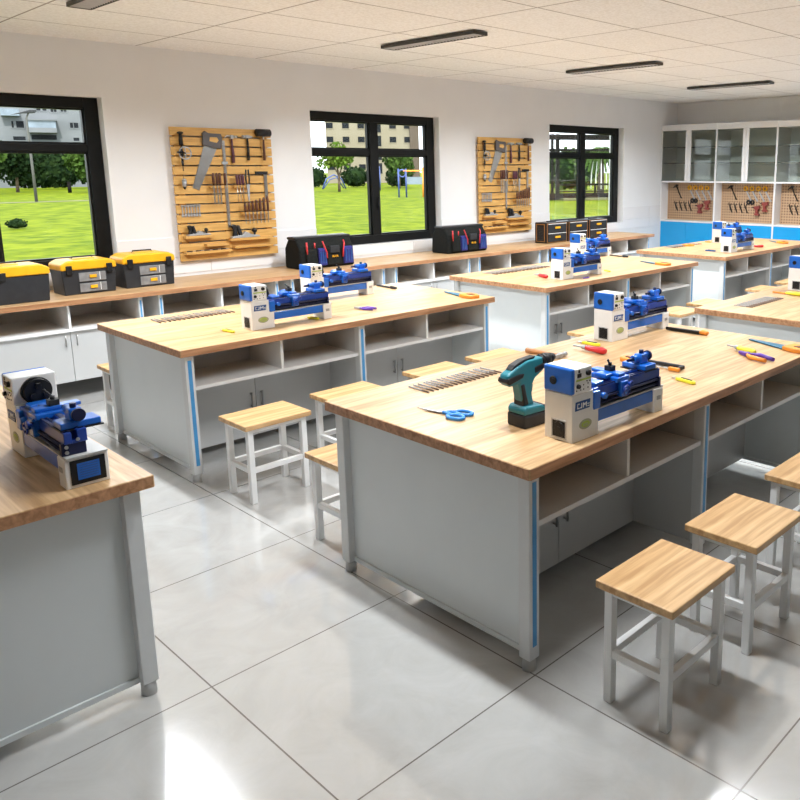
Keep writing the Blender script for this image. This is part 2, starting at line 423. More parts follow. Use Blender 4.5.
# ------------------------------------------------------------------ benches
BL, BD, BH = 2.485, 1.205, .8
def make_bench():
    t = thing('workbench', '', 'workbench')
    MB().box((0, 0, BH-.042), (BL, BD, BH), .003).build('tabletop', 'oak', t)
    e = MB()
    e.box((.004, -.0015, BH-.041), (BL-.004, .0, BH-.003)); e.box((.004, BD, BH-.041), (BL-.004, BD+.0015, BH-.003))
    e.box((-.0015, .004, BH-.041), (0, BD-.004, BH-.003)); e.box((BL, .004, BH-.041), (BL+.0015, BD-.004, BH-.003))
    e.build('shaded_edge_strip', 'oak_edge_shade', t)  # strip darker than the top, partly standing for shade on the edge
    yf, yb = .035, BD-.022; h = BH-.042
    for x0, x1 in ((.035, .088), (BL-.088, BL-.035), (BL/2-.025, BL/2+.025)):
        for side in (0, 1):
            y0, y1 = ((yf, yf+.055) if side == 0 else (yb-.055, yb))
            p = MB().box((x0, y0, .048), (x1, y1, h), .004).build('post', 'post', t)
            c = (x0+x1)/2; yy = y0-.0015 if side == 0 else y1
            MB().box((c-.0105, yy, .10), (c+.0105, yy+.0015, h-.03)).build('blue_strip', 'blue_strip', p)
            if abs(c-BL/2) > .1:
                MB().cyl((c, (y0+y1)/2, 0), (c, (y0+y1)/2, .05), .026, .025, 14).build('levelling_foot', 'foot', p)
    for x0 in (.068, BL-.083):
        MB().box((x0, yf+.055, .072), (x0+.015, yb-.055, h)).build('end_panel', 'lam', t)
        MB().box((x0-.008, yf+.055, .050), (x0+.023, yb-.055, .072), .002).build('bottom_rail', 'lam', t)
    for side in (0, 1):
        sy = (lambda v: v) if side == 0 else (lambda v: BD-v)
        def bx(mb, x0, ya, z0, x1, yb_, z1):
            y0, y1 = sorted((sy(ya), sy(yb_))); mb.box((x0, y0, z0), (x1, y1, z1)); return mb
        for x0, x1 in ((.088, BL/2-.025), (BL/2+.025, BL-.088)):
            bx(MB(), x0, .05, .545, x1, .44, .566).build('shelf', 'shelf', t)
            m_ = (x0+x1)/2
            bx(MB(), m_-.009, .055, .566, m_+.009, .44, h).build('divider', 'shelf', t)
            bx(MB(), x0, .44, .566, x1, .452, h).build('back_panel', 'lamdoor', t)
            for d in range(2):
                a = x0-.015+.002 if d == 0 else m_+.002
                b = m_-.002 if d == 0 else x1+.013
                dr = bx(MB(), a, .42, .056, b, .436, .545).build('door', 'lamdoor', t)
                hx = b-.035 if d == 0 else a+.035
                hb = MB(); y = sy(.40); yy = sy(.42)
                hb.cyl((hx, y, .25), (hx, y, .35), .006, n=8); hb.cyl((hx, y, .26), (hx, yy, .26), .005, n=8); hb.cyl((hx, y, .34), (hx, yy, .34), .005, n=8)
                hb.build('door_handle', 'handle', dr)
        bx(bx(MB(), BL/2-.012, .088, .056, BL/2+.012, .436, .545), BL/2-.0249, .088, .545, BL/2+.0249, .452, h).build('partition', 'lamdoor', t)
    MB().box((.083, .437, .06), (BL-.083, BD-.437, .545)).build('cabinet_body', 'lamdoor', t)
    return t
bench = make_bench()
BENCH = dict(A=(1.855, 1.685), B=(1.872, 4.318), C=(4.966, 4.318), D=(8.035, 4.318), E=(4.953, 1.685))
BLAB = dict(A='oak topped grey workbench in front, holding the teal drill and scissors',
            B='oak topped grey workbench left of centre, with the purple pliers near its edge',
            C='oak topped grey workbench in the third row before the black organizer boxes',
            D='farthest oak topped workbench, standing before the blue cabinet fronts',
            E='oak topped workbench cut off by the right edge, behind the front bench',
            G='oak topped workbench in the left foreground, turned end-on with a plain grey panel')
for k, (x, y) in BENCH.items():
    if k == 'A':
        bench.location = (x, y, 0); bench['label'] = BLAB[k]; bench['group'] = 'oak topped workbenches'
    else: dup(bench, (x, y, 0), 0, BLAB[k])
dup(bench, (.998, 2.586, 0), PI/2, BLAB['G'])

# ------------------------------------------------------------------ stools
def make_stool():
    t = thing('stool', '', 'stool', group='oak topped white stools')
    w, d, h = .40, .30, .45
    MB().box((0, 0, h-.028), (w, d, h), .004).build('seat', 'beech', t)
    i = .022; s = .032
    for x in (i, w-i-s):
        for y in (i, d-i-s):
            MB().box((x, y, 0), (x+s, y+s, h-.028), .003).build('leg', 'white', t)
    for y in (i+.004, d-i-s+.004):
        MB().box((i+s, y, .17), (w-i-s, y+.024, .198), .002).build('stretcher', 'white', t)
        MB().box((i+s, y, h-.052), (w-i-s, y+.024, h-.028), .002).build('seat_rail', 'white', t)
    for x in (i+.004, w-i-s+.004):
        MB().box((x, i+s, .17), (x+.024, d-i-s, .198), .002).build('stretcher', 'white', t)
        MB().box((x, i+s, h-.052), (x+.024, d-i-s, h-.028), .002).build('seat_rail', 'white', t)
    return t
stool = make_stool()
STOOLS = [(1.932, 1.163, 'nearest oak topped white stool, lowest at the right, in full view of its legs'),
          (2.492, 1.163, 'oak topped white stool second along the front bench, overlapped by the nearest stool'),
          (3.165, 1.163, 'oak topped white stool at the right edge, third along the front bench'),
          (1.955, 3.805, 'oak topped white stool alone in the aisle, before the door handles of the left bench'),
          (2.535, 3.81, 'oak topped white stool touching the left corner of the front benchtop'),
          (3.245, 3.805, 'oak topped white stool before the left bench, peeking out above the drill bits'),
          (3.815, 3.80, 'oak topped white stool right by the far corner post of the left bench'),
          (1.955, 2.945, 'oak topped white stool half hidden behind the left end of the front bench'),
          (1.955, 5.565, 'oak topped white stool behind the back corner of the left bench'),
          (4.985, 3.805, 'oak topped white stool left of the taller lathe on the front bench, before cabinet handles'),
          (6.275, 3.80, 'oak topped white stool whose legs show past the end foot of the rear lathe'),
          (6.875, 3.81, 'oak topped white stool tucked behind the corner of the right edge bench'),
          (8.13, 3.81, 'oak topped white stool at the farthest bench, left of its middle post'),
          (8.87, 3.81, 'oak topped white stool at the farthest bench, right of its middle post')]
for i, (x, y, lab) in enumerate(STOOLS):
    if i == 0: stool.location = (x, y, 0); stool['label'] = lab
    else: dup(stool, (x, y, 0), 0, lab)

# ------------------------------------------------------------------ mini lathes
def make_lathe():
    t = thing('bench_lathe', '', 'lathe', group='small blue and white bench lathes')
    hb = MB().prism([(0, 0), (.157, 0), (.157, .112), (.124, .114), (.124, .187), (0, .187)], 'y', 0, .14, .003).build('headstock_base', 'cream', t)
    v = MB()
    for a, b in (((.028, .009), (.034, .083)), ((.098, .009), (.104, .083)), ((.034, .009), (.098, .014)), ((.034, .078), (.098, .083))):
        v.box((-.002, a[0], a[1]), (.0, b[0], b[1]))
    v.build('motor_opening', 'foot', hb)
    mo = MB().box((-.0012, .034, .014), (.0, .098, .078)).cyl((-.006, .064, .045), (-.0012, .064, .045), .029, .031, 20).cyl((-.009, .064, .045), (-.006, .064, .045), .012, n=12)  # flat black plate stands in for the shade inside the motor recess
    for k in range(8):
        a = k*PI/4; mo.box((-.008, .064+.02*math.cos(a)-.002, .045+.02*math.sin(a)-.002), (-.006, .064+.02*math.cos(a)+.002, .045+.02*math.sin(a)+.002))
    mo.box((-.006, .058, .07), (-.001, .070, .08))
    mo.build('motor_and_shade_plate', 'blackpl', hb)
    pl = MB().prism([(.016, .124), (.10, .124), (.104, .158), (.02, .158)], 'y', -.0022, .0).build('name_plate', 'plate', t)
    p = MB()
    def stroke(x, z, w, h): p.box((x, -.0034, z), (x+w, -.0021, z+h))
    stroke(.026, .131, .014, .004); stroke(.026, .131, .004, .02); stroke(.026, .147, .014, .004)
    stroke(.050, .131, .004, .02); stroke(.044, .131, .008, .004)
    stroke(.060, .131, .004, .02); stroke(.078, .131, .004, .02); stroke(.064, .143, .005, .005); stroke(.073, .143, .005, .005); stroke(.068, .139, .006, .004)
    stroke(.086, .131, .012, .003); stroke(.086, .140, .012, .003)
    p.build('lettering', 'label', pl)
    lo = MB()
    poly = [(.078+.024*math.cos(a), .062+.0125*math.sin(a)) for a in [2*PI*k/24 for k in range(24)]]
    lo.prism(poly, 'y', -.0018, .0); lo = lo.build('badge', 'lime', t)
    lb = MB()
    lb.prism([(.078+.037*math.cos(a), .062+.020*math.sin(a)) for a in [2*PI*k/24 for k in range(24)]], 'y', -.0009, .0)
    lb.box((.062, -.0026, .056), (.094, -.0018, .059)); lb.box((.062, -.0026, .062), (.090, -.0018, .065))
    lb.build('badge_rim', 'badgegrey', lo)
    hs = MB().box((.0, -.002, .1872), (.112, .142, .288), .005).build('headstock', 'cream', t)
    MB().box((-.004, -.003, .188), (.016, .143, .290), .008, 3).build('belt_cover', 'mblue', t)
    MB().cyl((-.010, .09, .235), (-.006, .09, .235), .016, .017, 18).cyl((-.014, .09, .235), (-.010, .09, .235), .009, n=12).build('spindle_end', 'blackpl', t)
    ct = MB().box((.026, -.0045, .252), (.048, -.002, .268), .001).box((.032, -.0045, .271), (.040, -.002, .282))
    ct.build('power_switch', 'blackpl', hs)
    for x, z, r in ((.086, .264, .0115), (.03, .219, .009)):
        MB().cyl((x, -.012, z), (x, -.002, z), r*.85, r, 16).build('control_knob', 'blackpl', hs)
    MB().box((.020, -.003, .238), (.108, -.002, .245)).build('warning_strip', 'lime', hs)
    dt = MB()
    for x, z in ((.022, .203), (.045, .203), (.062, .203), (.062, .22), (.088, .222), (.098, .23), (.082, .232), (.088, .206)): dt.cyl((x, -.0038, z), (x, -.002, z), .0028, n=8)
    dt.build('indicator', 'darkgrey', hs)
    ch = MB().cyl((.112, .072, .232), (.128, .072, .232), .05, n=28).cyl((.128, .072, .232), (.142, .072, .232), .046, .044, 28)
    for k in range(3):
        a = PI/2+k*2*PI/3; ch.box((.142, .072+.024*math.cos(a)-.008, .232+.024*math.sin(a)-.008), (.154, .072+.024*math.cos(a)+.008, .232+.024*math.sin(a)+.008), .001)
    ch.build('chuck', 'blackpl', t)
    MB().box((.157, .004, .050), (.526, .105, .100), .003).build('bed', 'mblue', t)
    MB().prism([(.122, .100), (.60, .104), (.60, .109), (.122, .105)], 'y', .003, .13).build('chip_tray', 'foot', t)
    wy = MB().box((.13, .018, .109), (.565, .070, .148)).cyl((.125, .010, .122), (.565, .010, .122), .0055, n=10).cyl((.125, .008, .141), (.565, .008, .141), .006, n=10)
    wy.box((.56, .0, .109), (.576, .075, .152), .002)
    wy.build('lead_screw', 'navy', t)
    ub = MB().box((.126, .010, .148), (.580, .034, .186), .003).box((.126, .050, .148), (.580, .080, .192), .003).box((.126, .034, .148), (.580, .050, .158))
    ub = ub.build('bed_way', 'mblued', t)
    MB().box((.17, .0115, .1865), (.57, .020, .190)).box((.17, .027, .1865), (.57, .033, .190)).box((.17, .056, .1925), (.57, .074, .195)).build('way_rail', 'navy', ub)
    bl = MB()
    for y, z in ((.014, .122), (.014, .14), (.05, .16)): bl.cyl((.580, y, z), (.584, y, z), .006, n=10)
    bl.build('end_bolt', 'steel', ub)
    bk = MB().box((.124, -.004, .106), (.165, .09, .178), .004).box((.155, .02, .178), (.215, .112, .203), .006).cyl((.19, -.010, .15), (.19, .02, .15), .012, n=14)
    bk.build('gearbox', 'mblue', t)
    ca = MB().box((.272, -.002, .182), (.352, .138, .203), .004).box((.290, -.010, .122), (.336, .018, .186), .005).box((.288, .004, .203), (.330, .150, .217), .004).box((.245, .035, .196), (.29, .098, .216), .005)
    ca = ca.build('carriage', 'mblue', t)
    for x, z, r in ((.305, .152, .019), (.334, .172, .011)):
        MB().ring((x, -.024, z), 'y', r, .0035, 20, 6).cyl((x, -.028, z), (x, -.008, z), .007, n=10).box((x-r, -.027, z-.003), (x+r, -.021, z+.003)).build('handwheel', 'mblued', ca)
    tp = MB().box((.294, .05, .217), (.326, .084, .238), .002).cyl((.31, .067, .238), (.31, .067, .25), .008, n=10).tube([(.31, .067, .247), (.29, .06, .257), (.281, .054, .265)], .0035, 6).sph((.280, .053, .266), .006, 1)
    tp.build('tool_post', 'darkgrey', ca)
    ts = MB().box((.478, .012, .19), (.556, .135, .212), .004).prism([(.490, .212), (.545, .212), (.538, .252), (.497, .252)], 'y', .045, .085, .004).cyl((.462, .065, .236), (.560, .065, .236), .016, n=18)
    ts = ts.build('tailstock', 'mblue', t)
    MB().cyl((.560, .065, .236), (.571, .065, .236), .021, n=20).build('tailstock_handwheel', 'navy', ts)
    MB().cyl((.425, .065, .236), (.462, .065, .236), .006, .009, 12).build('quill', 'navy', ts)
    MB().cyl((.52, .065, .252), (.52, .065, .268), .010, n=12).build('lock_knob', 'navy', ts)
    MB().box((.474, .008, .185), (.560, .140, .19)).build('clamp_plate', 'blackpl', ts)
    ef = MB().box((.527, -.002, 0), (.592, .132, .104), .004).build('end_foot', 'cream', t)
    MB().box((.592, .014, .012), (.5945, .120, .094)).build('end_plate', 'blackpl', ef)
    es = MB().box((.5945, .034, .026), (.596, .102, .082)).build('end_label', 'mblue', ef)
    el = MB()
    for k in range(6): el.box((.596, .04, .034+k*.008), (.5965, .096, .0362+k*.008))
    el.build('label_lines', 'plate', ef)
    MB().box((.545, -.0045, .055), (.572, -.002, .072)).build('foot_badge', 'greysteel', ef)
    return t
lathe = make_lathe()
LATHES = [(2.142, 1.737, -.03, 'blue and white bench lathe right beside the teal drill on the front bench'),
          (3.628, 2.650, -.03, 'blue and white bench lathe at the rear edge of the front bench'),
          (2.424, 4.527, -.01, 'blue and white bench lathe near the left corner of the left bench'),
          (3.25, 5.165, -.01, 'blue and white bench lathe before the first tool bag, further right on its bench'),
          (5.425, 4.52, -.01, 'blue and white bench lathe with the red screwdriver lying to its left'),
          (6.755, 5.39, -.01, 'blue and white bench lathe directly below the black organizer boxes'),
          (8.50, 4.500, -.01, 'blue and white bench lathe on the farthest bench, in front of its neighbour'),
          (9.49, 5.17, -.01, 'rear blue and white lathe on the farthest bench, against the blue cabinet'),
          (6.19, 2.615, -.02, 'blue and white bench lathe cut off by the right edge of the photo')]
for i, (x, y, r, lab) in enumerate(LATHES):
    if i == 0: lathe.scale = (.97, .97, .97); lathe.location = (x, y, BH); lathe.rotation_euler = (0, 0, r); lathe['label'] = lab
    else: dup(lathe, (x, y, BH), r, lab)
dup(lathe, (.765, 3.23, BH), -PI/2-.005, 'blue and white bench lathe on the left foreground bench, its black end plate facing us')

# ------------------------------------------------------------------ counter under the windows
CF = 6.70
w = MB().box((.25, CF-.02, BH-.042), (10.19, W-.01, BH), .003).build('worktop', 'oak')
tag(w, 'long oak worktop running along the wall under the three windows', 'worktop')
ed = MB().box((.25, CF-.0215, BH-.041), (10.19, CF-.02, BH-.003)); ed.build('shaded_edge_strip', 'oak_edge_shade', w)
def make_unit():
    t = thing('base_cabinet', '', 'cabinet', group='white base cabinets under the long worktop')
    u = 1.115; h = BH-.042; d = W-.02-CF
    for x in (0, u-.035):
        p = MB().box((x, .02, .045), (x+.035, .055, h), .003).build('post', 'post', t)
        MB().box((x+.0115, .0185, .09), (x+.0235, .02, h-.03)).build('blue_strip', 'blue_strip', p)
        MB().cyl((x+.0175, .0375, 0), (x+.0175, .0375, .047), .016, n=12).build('levelling_foot', 'foot', p)
    for x in (.006, u-.022): MB().box((x, .055, .045), (x+.016, d, h)).build('side_panel', 'white', t)
    MB().box((.035, .03, .545), (u-.035, d, .566)).build('shelf', 'white', t)
    MB().box((u/2-.009, .03, .566), (u/2+.009, d, h)).build('divider', 'white', t)
    MB().box((.022, d-.012, .06), (u-.022, d, h)).build('back_panel', 'white', t)
    for a, b, hx in ((.035, u/2-.002, u/2-.04), (u/2+.002, u-.035, u/2+.04)):
        dr = MB().box((a, .05, .145), (b, .066, .545)).build('door', 'cabgrey', t)
        MB().cyl((hx, .032, .43), (hx, .032, .52), .005, n=8).cyl((hx, .032, .44), (hx, .05, .44), .004, n=8).cyl((hx, .032, .51), (hx, .05, .51), .004, n=8).build('door_handle', 'handle', dr)
    MB().box((.035, .066, .145), (u-.035, d-.012, .16)).build('bottom_panel', 'cabgrey', t)
    return t
unit = make_unit()
UL = ['white open-shelf base cabinet standing left of the yellow lidded toolboxes, mostly out of frame', 'white open-shelf base cabinet under the leftmost toolboxes', 'white open-shelf base cabinet under the left slatted tool board',
      'white open-shelf base cabinet behind the two lathes of the left bench', 'white open-shelf base cabinet under the middle window',
      'white open-shelf base cabinet under the second tool bag', 'white open-shelf base cabinet under the right slatted tool board', 'white open-shelf base cabinet under the far window, by the black organizers']
unit.location = (.285, CF, 0); unit['label'] = UL[0]
for k in range(1, 8): dup(unit, (.285+1.245*k, CF, 0), 0, UL[k])

# toolboxes with yellow lids
def toolbox(x, y, wd, dp, hh, drawers, lab, rz=0):
    t = thing('toolbox', lab, 'toolbox', (x, y, BH), rz, 'toolboxes with yellow lids')
    MB().prism([(.012, 0), (wd-.012, 0), (wd, hh*.72), (0, hh*.72)], 'y', 0, dp, .006).build('body', 'darkgrey', t)
    lid = MB().prism([(-.008, hh*.72), (wd+.008, hh*.72), (wd+.004, hh*.9), (wd-.05, hh), (.05, hh), (-.004, hh*.9)], 'y', -.012, dp+.01, .012, 3).build('lid', 'yellow', t)
    MB().box((wd*.3, dp*.3, hh-.004), (wd*.7, dp*.7, hh+.008), .006).build('lid_recess', 'yellow', lid)
    MB().tube([(wd*.3, dp*.5, hh*.97), (wd*.32, dp*.5, hh+.018), (wd*.68, dp*.5, hh+.018), (wd*.7, dp*.5, hh*.97)], .006, 6).build('carry_handle', 'blackpl', lid)
    if drawers:
        for xx in (.03, wd-.075):
            MB().box((xx, -.024, hh*.60), (xx+.045, -.006, hh*.86), .005).build('latch', 'blackpl', t)
        for k in range(2):
            z0 = hh*(.06+.31*k)
            dr = MB().box((wd*.30, -.008, z0), (wd*.80, .0, z0+hh*.26), .003).build('drawer', 'clearpl', t)
            MB().box((wd*.49, -.018, z0+hh*.10), (wd*.62, -.008, z0+hh*.19), .003).build('drawer_pull', 'yellow', dr)
            MB().box((wd*.68, -.0095, z0+.008), (wd*.69, -.008, z0+hh*.25)).build('drawer_divider', 'label', dr)
    else:
        MB().box((wd*.35, -.02, hh*.62), (wd*.5, -.006, hh*.84), .004).build('latch', 'blackpl', t)
    return t
toolbox(1.425, 6.80, .58, .26, .285, False, 'plain dark toolbox with a yellow lid, cut off by the left edge')
toolbox(2.13, 6.93, .41, .25, .275, True, 'yellow lidded toolbox with clear drawers, second from the left edge', .02)
toolbox(2.61, 6.96, .43, .25, .285, True, 'yellow lidded toolbox with clear drawers, nearest the slatted tool board', .02)

# canvas tool bags
def toolbag():
    t = thing('tool_bag', '', 'bag', group='black canvas tool bags')
    L, Dp, H = .64, .30, .33
    MB().prism([(0, 0), (Dp, 0), (Dp-.01, H*.62), (Dp*.72, H*.93), (Dp*.28, H*.93), (.01, H*.62)], 'x', 0, L, .022, 3).build('body', 'canvas', t)
    MB().box((-.012, Dp*.25, H*.88), (L+.012, Dp*.75, H*.965), .014, 3).build('top_flap', 'blackpl', t)
    MB().box((.02, Dp*.47, H*.96), (L-.02, Dp*.53, H*.985), .003).build('zip', 'greysteel', t)
    for x, wd, mm in ((.06, .12, 'canvas'), (.20, .09, 'canvasb'), (.30, .16, 'canvas'), (.50, .11, 'canvasb')):
        pk = MB().prism([(-.028, .03), (.006, .02), (.006, H*.62), (-.018, H*.58)], 'x', x, x+wd, .006).build('pocket', mm, t)
        if mm == 'canvasb':
            q = MB()
            for k in range(3): q.box((x+.012+k*wd*.3, -.031, .05), (x+.022+k*wd*.3, -.024, H*.50))
            q.build('pocket_webbing', 'plate', pk)
    for x0, q in ((.285, 1), (.475, -1)):
        MB().tube([(x0, -.034, .10), (x0-q*.004, -.036, .16), (x0-q*.028, -.02, .24), (x0-q*.03, -.004, .27)], .0075, 6).build('carry_strap', 'red', t)
    MB().tube([(.07, -.014, .15), (.065, -.016, .27)], .009, 6).build('zip_pull', 'red', t)
    MB().tube([(.16, -.01, .21), (.16, -.01, .26)], .007, 6).build('zip_pull', 'red', t)
    MB().box((.325, -.036, .15), (.435, -.02, .22), .003).build('grip_patch', 'darkgrey', t)
    lg = MB()
    for k, (dx, wd) in enumerate(((.0, .006), (.012, .016), (.034, .006), (.046, .006), (.058, .016))):
        lg.box((.345+dx, -.0375, .105), (.345+dx+wd*.5, -.033, .125)); lg.box((.345+dx, -.0375, .105), (.345+dx+wd, -.033, .109))
    lg.build('lettering', 'yellow', t)
    for x in (.03, L-.05): MB().box((x, .02, -.0), (x+.03, Dp-.02, .008)).build('base_rail', 'blackpl', t)
    return t
bag = toolbag()
bag.location = (4.27, 6.93, BH); bag.rotation_euler = (0, 0, .0); bag['label'] = 'black canvas tool bag left of the middle window, behind the lathes'
dup(bag, (6.21, 6.92, BH), -.02, 'black canvas tool bag right of the middle window, below the slatted board')

# black organizers
def organizer():
    t = thing('organizer_box', '', 'box', group='black drawer organizers')
    L, Dp, H = .43, .21, .275
    MB().box((0, 0, 0), (L, Dp, H), .012, 3).build('body', 'blackpl', t)
    for k in range(2):
        z0 = .02+k*.125
        dr = MB().box((.025, -.010, z0), (L-.025, .0, z0+.112), .004).build('drawer', 'darkgrey', t)
        MB().box((L*.38, -.022, z0+.045), (L*.62, -.010, z0+.072), .004).build('drawer_pull', 'yellow', dr)
        MB().box((.03, -.0115, z0+.105), (L-.03, -.010, z0+.112)).build('drawer_edge', 'label', dr)
    tr = MB()
    for x in (.008, L-.016): tr.box((x, -.004, .012), (x+.008, .0, H-.012))
    tr.box((.016, -.004, H-.02), (L-.016, .0, H-.012)); tr.box((.016, -.004, .008), (L-.016, .0, .014))
    for y in (.03, Dp-.04): tr.box((-.004, y, .02), (.0, y+.010, H-.02))
    tr.box((-.004, .04, H-.03), (.0, Dp-.04, H-.02)); tr.box((-.004, .04, .02), (.0, Dp-.04, .028))
    tr.build('orange_trim', 'trimorange', t)
    sd = MB()
    for k in range(8): sd.box((-.003, .06, .045+k*.022), (.0, Dp-.06, .055+k*.022))
    sd.build('side_rib', 'darkgrey', t)
    MB().box((L*.3, Dp*.42, H-.003), (L*.7, Dp*.58, H+.014), .006).build('top_handle', 'blackpl', t)
    return t
org = organizer()
for i, (x, lab) in enumerate(((7.945, 'black drawer organizer with orange trim, its ribbed side showing, leftmost of the row'), (8.40, 'black drawer organizer with orange trim in the middle of the row'), (8.855, 'black drawer organizer with orange trim nearest the far corner'))):
    if i == 0: org.location = (x, 6.90, BH); org['label'] = lab
    else: dup(org, (x, 6.90, BH), 0, lab)

# ------------------------------------------------------------------ slatted tool boards
BW, BHH = 1.0, 1.235
def slat_board(x, z, lab):
    t = thing('tool_board', lab, 'tool board', (x, W-.008, z), 0, 'slatted wooden tool boards')
    for xx in (.04, BW/2-.03, BW-.10): MB().box((xx, -.025, .01), (xx+.06, 0, BHH-.01)).build('batten', 'pine', t)
    n = 14; ph = BHH/n
    for k in range(n):
        MB().box((0, -.045, k*ph+.010), (BW, -.025, (k+1)*ph-.004), .002).build('slat', 'pine', t)
    for a, b, f in LEDGES:
        zz = BHH*(1-f)+.04; a -= .05; b -= .05
        MB().box((BW*a, -.105, zz-.012), (BW*b, -.045, zz+.012), .002).build('ledge', 'pine', t)
    return t
LEDGES = [(.37, .525, .475), (.60, .78, .475), (.67, .96, .685), (.09, .36, .845), (.28, .50, .915), (.52, .97, .885), (.08, .53, .965), (.56, .97, .945)]
T0 = {}
def proto(key, fn):
    """first call builds the tool, later calls copy it"""
    def go(x, y, z, lab, group=None):
        if key not in T0:
            T0[key] = fn(); o = T0[key]; o.location = (x, y, z)
            o['label'] = lab
            if group: o['group'] = group
            elif 'group' in o: del o['group']
            return o
        o = dup(T0[key], (x, y, z), 0, lab, group)
        return o
    return go
def t_handdrill():
    t = thing('hand_drill', '', 'hand drill')
    MB().cyl((0, -.03, .30), (0, -.03, .20), .014, .020, 12).sph((0, -.03, .31), (.03, .022, .014), 2).build('handle', 'blackpl', t)
    MB().ring((.02, -.055, .13), 'y', .055, .006, 24, 6).box((-.03, -.058, .126), (.07, -.052, .134)).box((.016, -.058, .08), (.024, -.052, .18)).build('gear_wheel', 'greysteel', t)
    MB().cyl((0, -.03, .20), (0, -.03, .06), .008, n=10).box((-.014, -.04, .11), (.014, -.02, .15), .003).cyl((0, -.03, .06), (0, -.03, .02), .013, .009, 12).cyl((0, -.03, .02), (0, -.03, -.03), .004, n=8).build('shaft', 'darkgrey', t)
    MB().tube([(.02, -.06, .13), (-.05, -.065, .135), (-.06, -.09, .135)], .006, 6).cyl((-.06, -.085, .135), (-.06, -.125, .135), .010, n=10).build('crank', 'blackpl', t)
    return t
def t_bob():
    t = thing('plumb_bob', '', 'plumb bob')
    MB().cyl((0, -.03, .0), (0, -.03, .055), .016, .022, 14).cyl((0, -.03, .055), (0, -.03, .075), .022, .012, 14).build('weight', 'greysteel', t)
    MB().tube([(0, -.03, .075), (0, -.012, .11)], .0018, 6).build('cord', 'brown', t)
    MB().cyl((0, -.03, -.025), (0, -.03, 0), .004, .016, 14).build('tip', 'blackpl', t)
    return t
def t_saw():
    t = thing('hand_saw', '', 'saw')
    MB().prism([(-.13, -.40), (-.07, -.425), (.155, .0), (.02, .02)], 'y', -.006, -.003).build('blade', 'steel', t)
    p = [(-.01, -.01), (.165, -.045), (.185, .06), (.175, .095), (.05, .10), (.02, .12), (-.005, .10)]
    q = MB().prism(p, 'y', -.030, -.001, .006)
    q.build('handle', 'sawgrey', t)
    MB().prism([(.055, .025), (.125, .012), (.145, .035), (.13, .062), (.06, .062)], 'y', -.0315, -.0295, .0).build('grip_opening', 'pine', t)
    return t
def t_ruler():
    t = thing('steel_ruler', '', 'ruler')
    MB().box((-.014, -.006, 0), (.014, -.003, .82)).build('rule', 'steel', t)
    m = MB()
    for k in range(40): m.box((-.014, -.0068, .01+k*.02), (-.004 if k % 5 else .004, -.006, .012+k*.02))
    m.build('graduation', 'darkgrey', t)
    MB().box((-.03, -.010, .60), (.03, -.001, .625), .002).build('slider', 'greysteel', t)
    return t
def t_hammer():
    t = thing('claw_hammer', '', 'hammer')
    MB().tube([(0, -.02, .0), (.004, -.02, .08), (0, -.02, .16), (0, -.02, .23)], [.016, .015, .011, .009], 10).build('handle', 'walnut', t)
    MB().box((-.016, -.034, .225), (.016, -.006, .262), .004).cyl((.016, -.02, .245), (.055, -.02, .245), .012, .015, 12).tube([(-.016, -.02, .247), (-.045, -.02, .25), (-.075, -.02, .23)], [.013, .010, .004], 8).build('head', 'steel', t)
    return t
def t_hammer2():
    t = thing('cross_peen_hammer', '', 'hammer')
    MB().tube([(0, -.02, .0), (.003, -.02, .09), (0, -.02, .22)], [.013, .013, .008], 10).build('handle', 'blackpl', t)
    MB().box((-.014, -.033, .21), (.014, -.007, .24), .004).prism([(.014, .214), (.05, .222), (.05, .228), (.014, .238)], 'y', -.033, -.007).cyl((-.014, -.02, .225), (-.05, -.02, .225), .013, .014, 12).build('head', 'greysteel', t)
    return t
def t_mallet():
    t = thing('rubber_mallet', '', 'mallet')
    MB().tube([(0, -.040, .0), (.0, -.040, .10), (0, -.040, .20)], [.014, .012, .009], 10).build('handle', 'brown', t)
    MB().cyl((0, -.040, .20), (0, -.040, .235), .010, n=10).build('collar', 'steel', t)
    MB().cyl((-.07, -.040, .265), (.07, -.040, .265), .036, n=20).cyl((-.075, -.040, .265), (-.07, -.040, .265), .032, .036, 20).cyl((.07, -.040, .265), (.075, -.040, .265), .036, .032, 20).build('head', 'blackpl', t)
    return t
def t_chisel():
    t = thing('wood_chisel', '', 'chisel')
    MB().tube([(0, 0, .014), (0, 0, .05), (0, 0, .115), (0, 0, .13)], [.008, .013, .012, .009], 10).build('handle', 'brown', t)
    MB().box((-.006, -.002, -.16), (.006, .002, .014)).build('blade', 'steel', t)
    return t
def t_driver():
    t = thing('screwdriver', '', 'screwdriver')
    MB().tube([(0, 0, .014), (0, 0, .03), (0, 0, .10), (0, 0, .115)], [.007, .012, .013, .010], 8).build('handle', 'walnut', t)
    MB().cyl((0, 0, -.15), (0, 0, .014), .003, n=8).build('shaft', 'steel', t)
    return t
def t_plierstand():
    t = thing('pliers', '', 'pliers')
    MB().tube([(-.012, 0, .02), (-.018, 0, .07), (-.012, 0, .16)], .008, 8).tube([(.012, 0, .02), (.018, 0, .07), (.012, 0, .16)], .008, 8).build('handle', 'darkgrey', t)
    MB().prism([(-.016, .16), (.016, .16), (.006, .0), (-.006, .0)], 'y', -.006, .006).move((0, 0, -.14)).build('jaw', 'greysteel', t)
    return t
def t_square():
    t = thing('try_square', '', 'square')
    MB().box((-.06, -.05, .0), (.07, -.03, .03), .003).build('stock', 'blackpl', t)
    MB().box((.03, -.042, -.24), (.062, -.038, .0)).build('blade', 'steel', t)
    return t
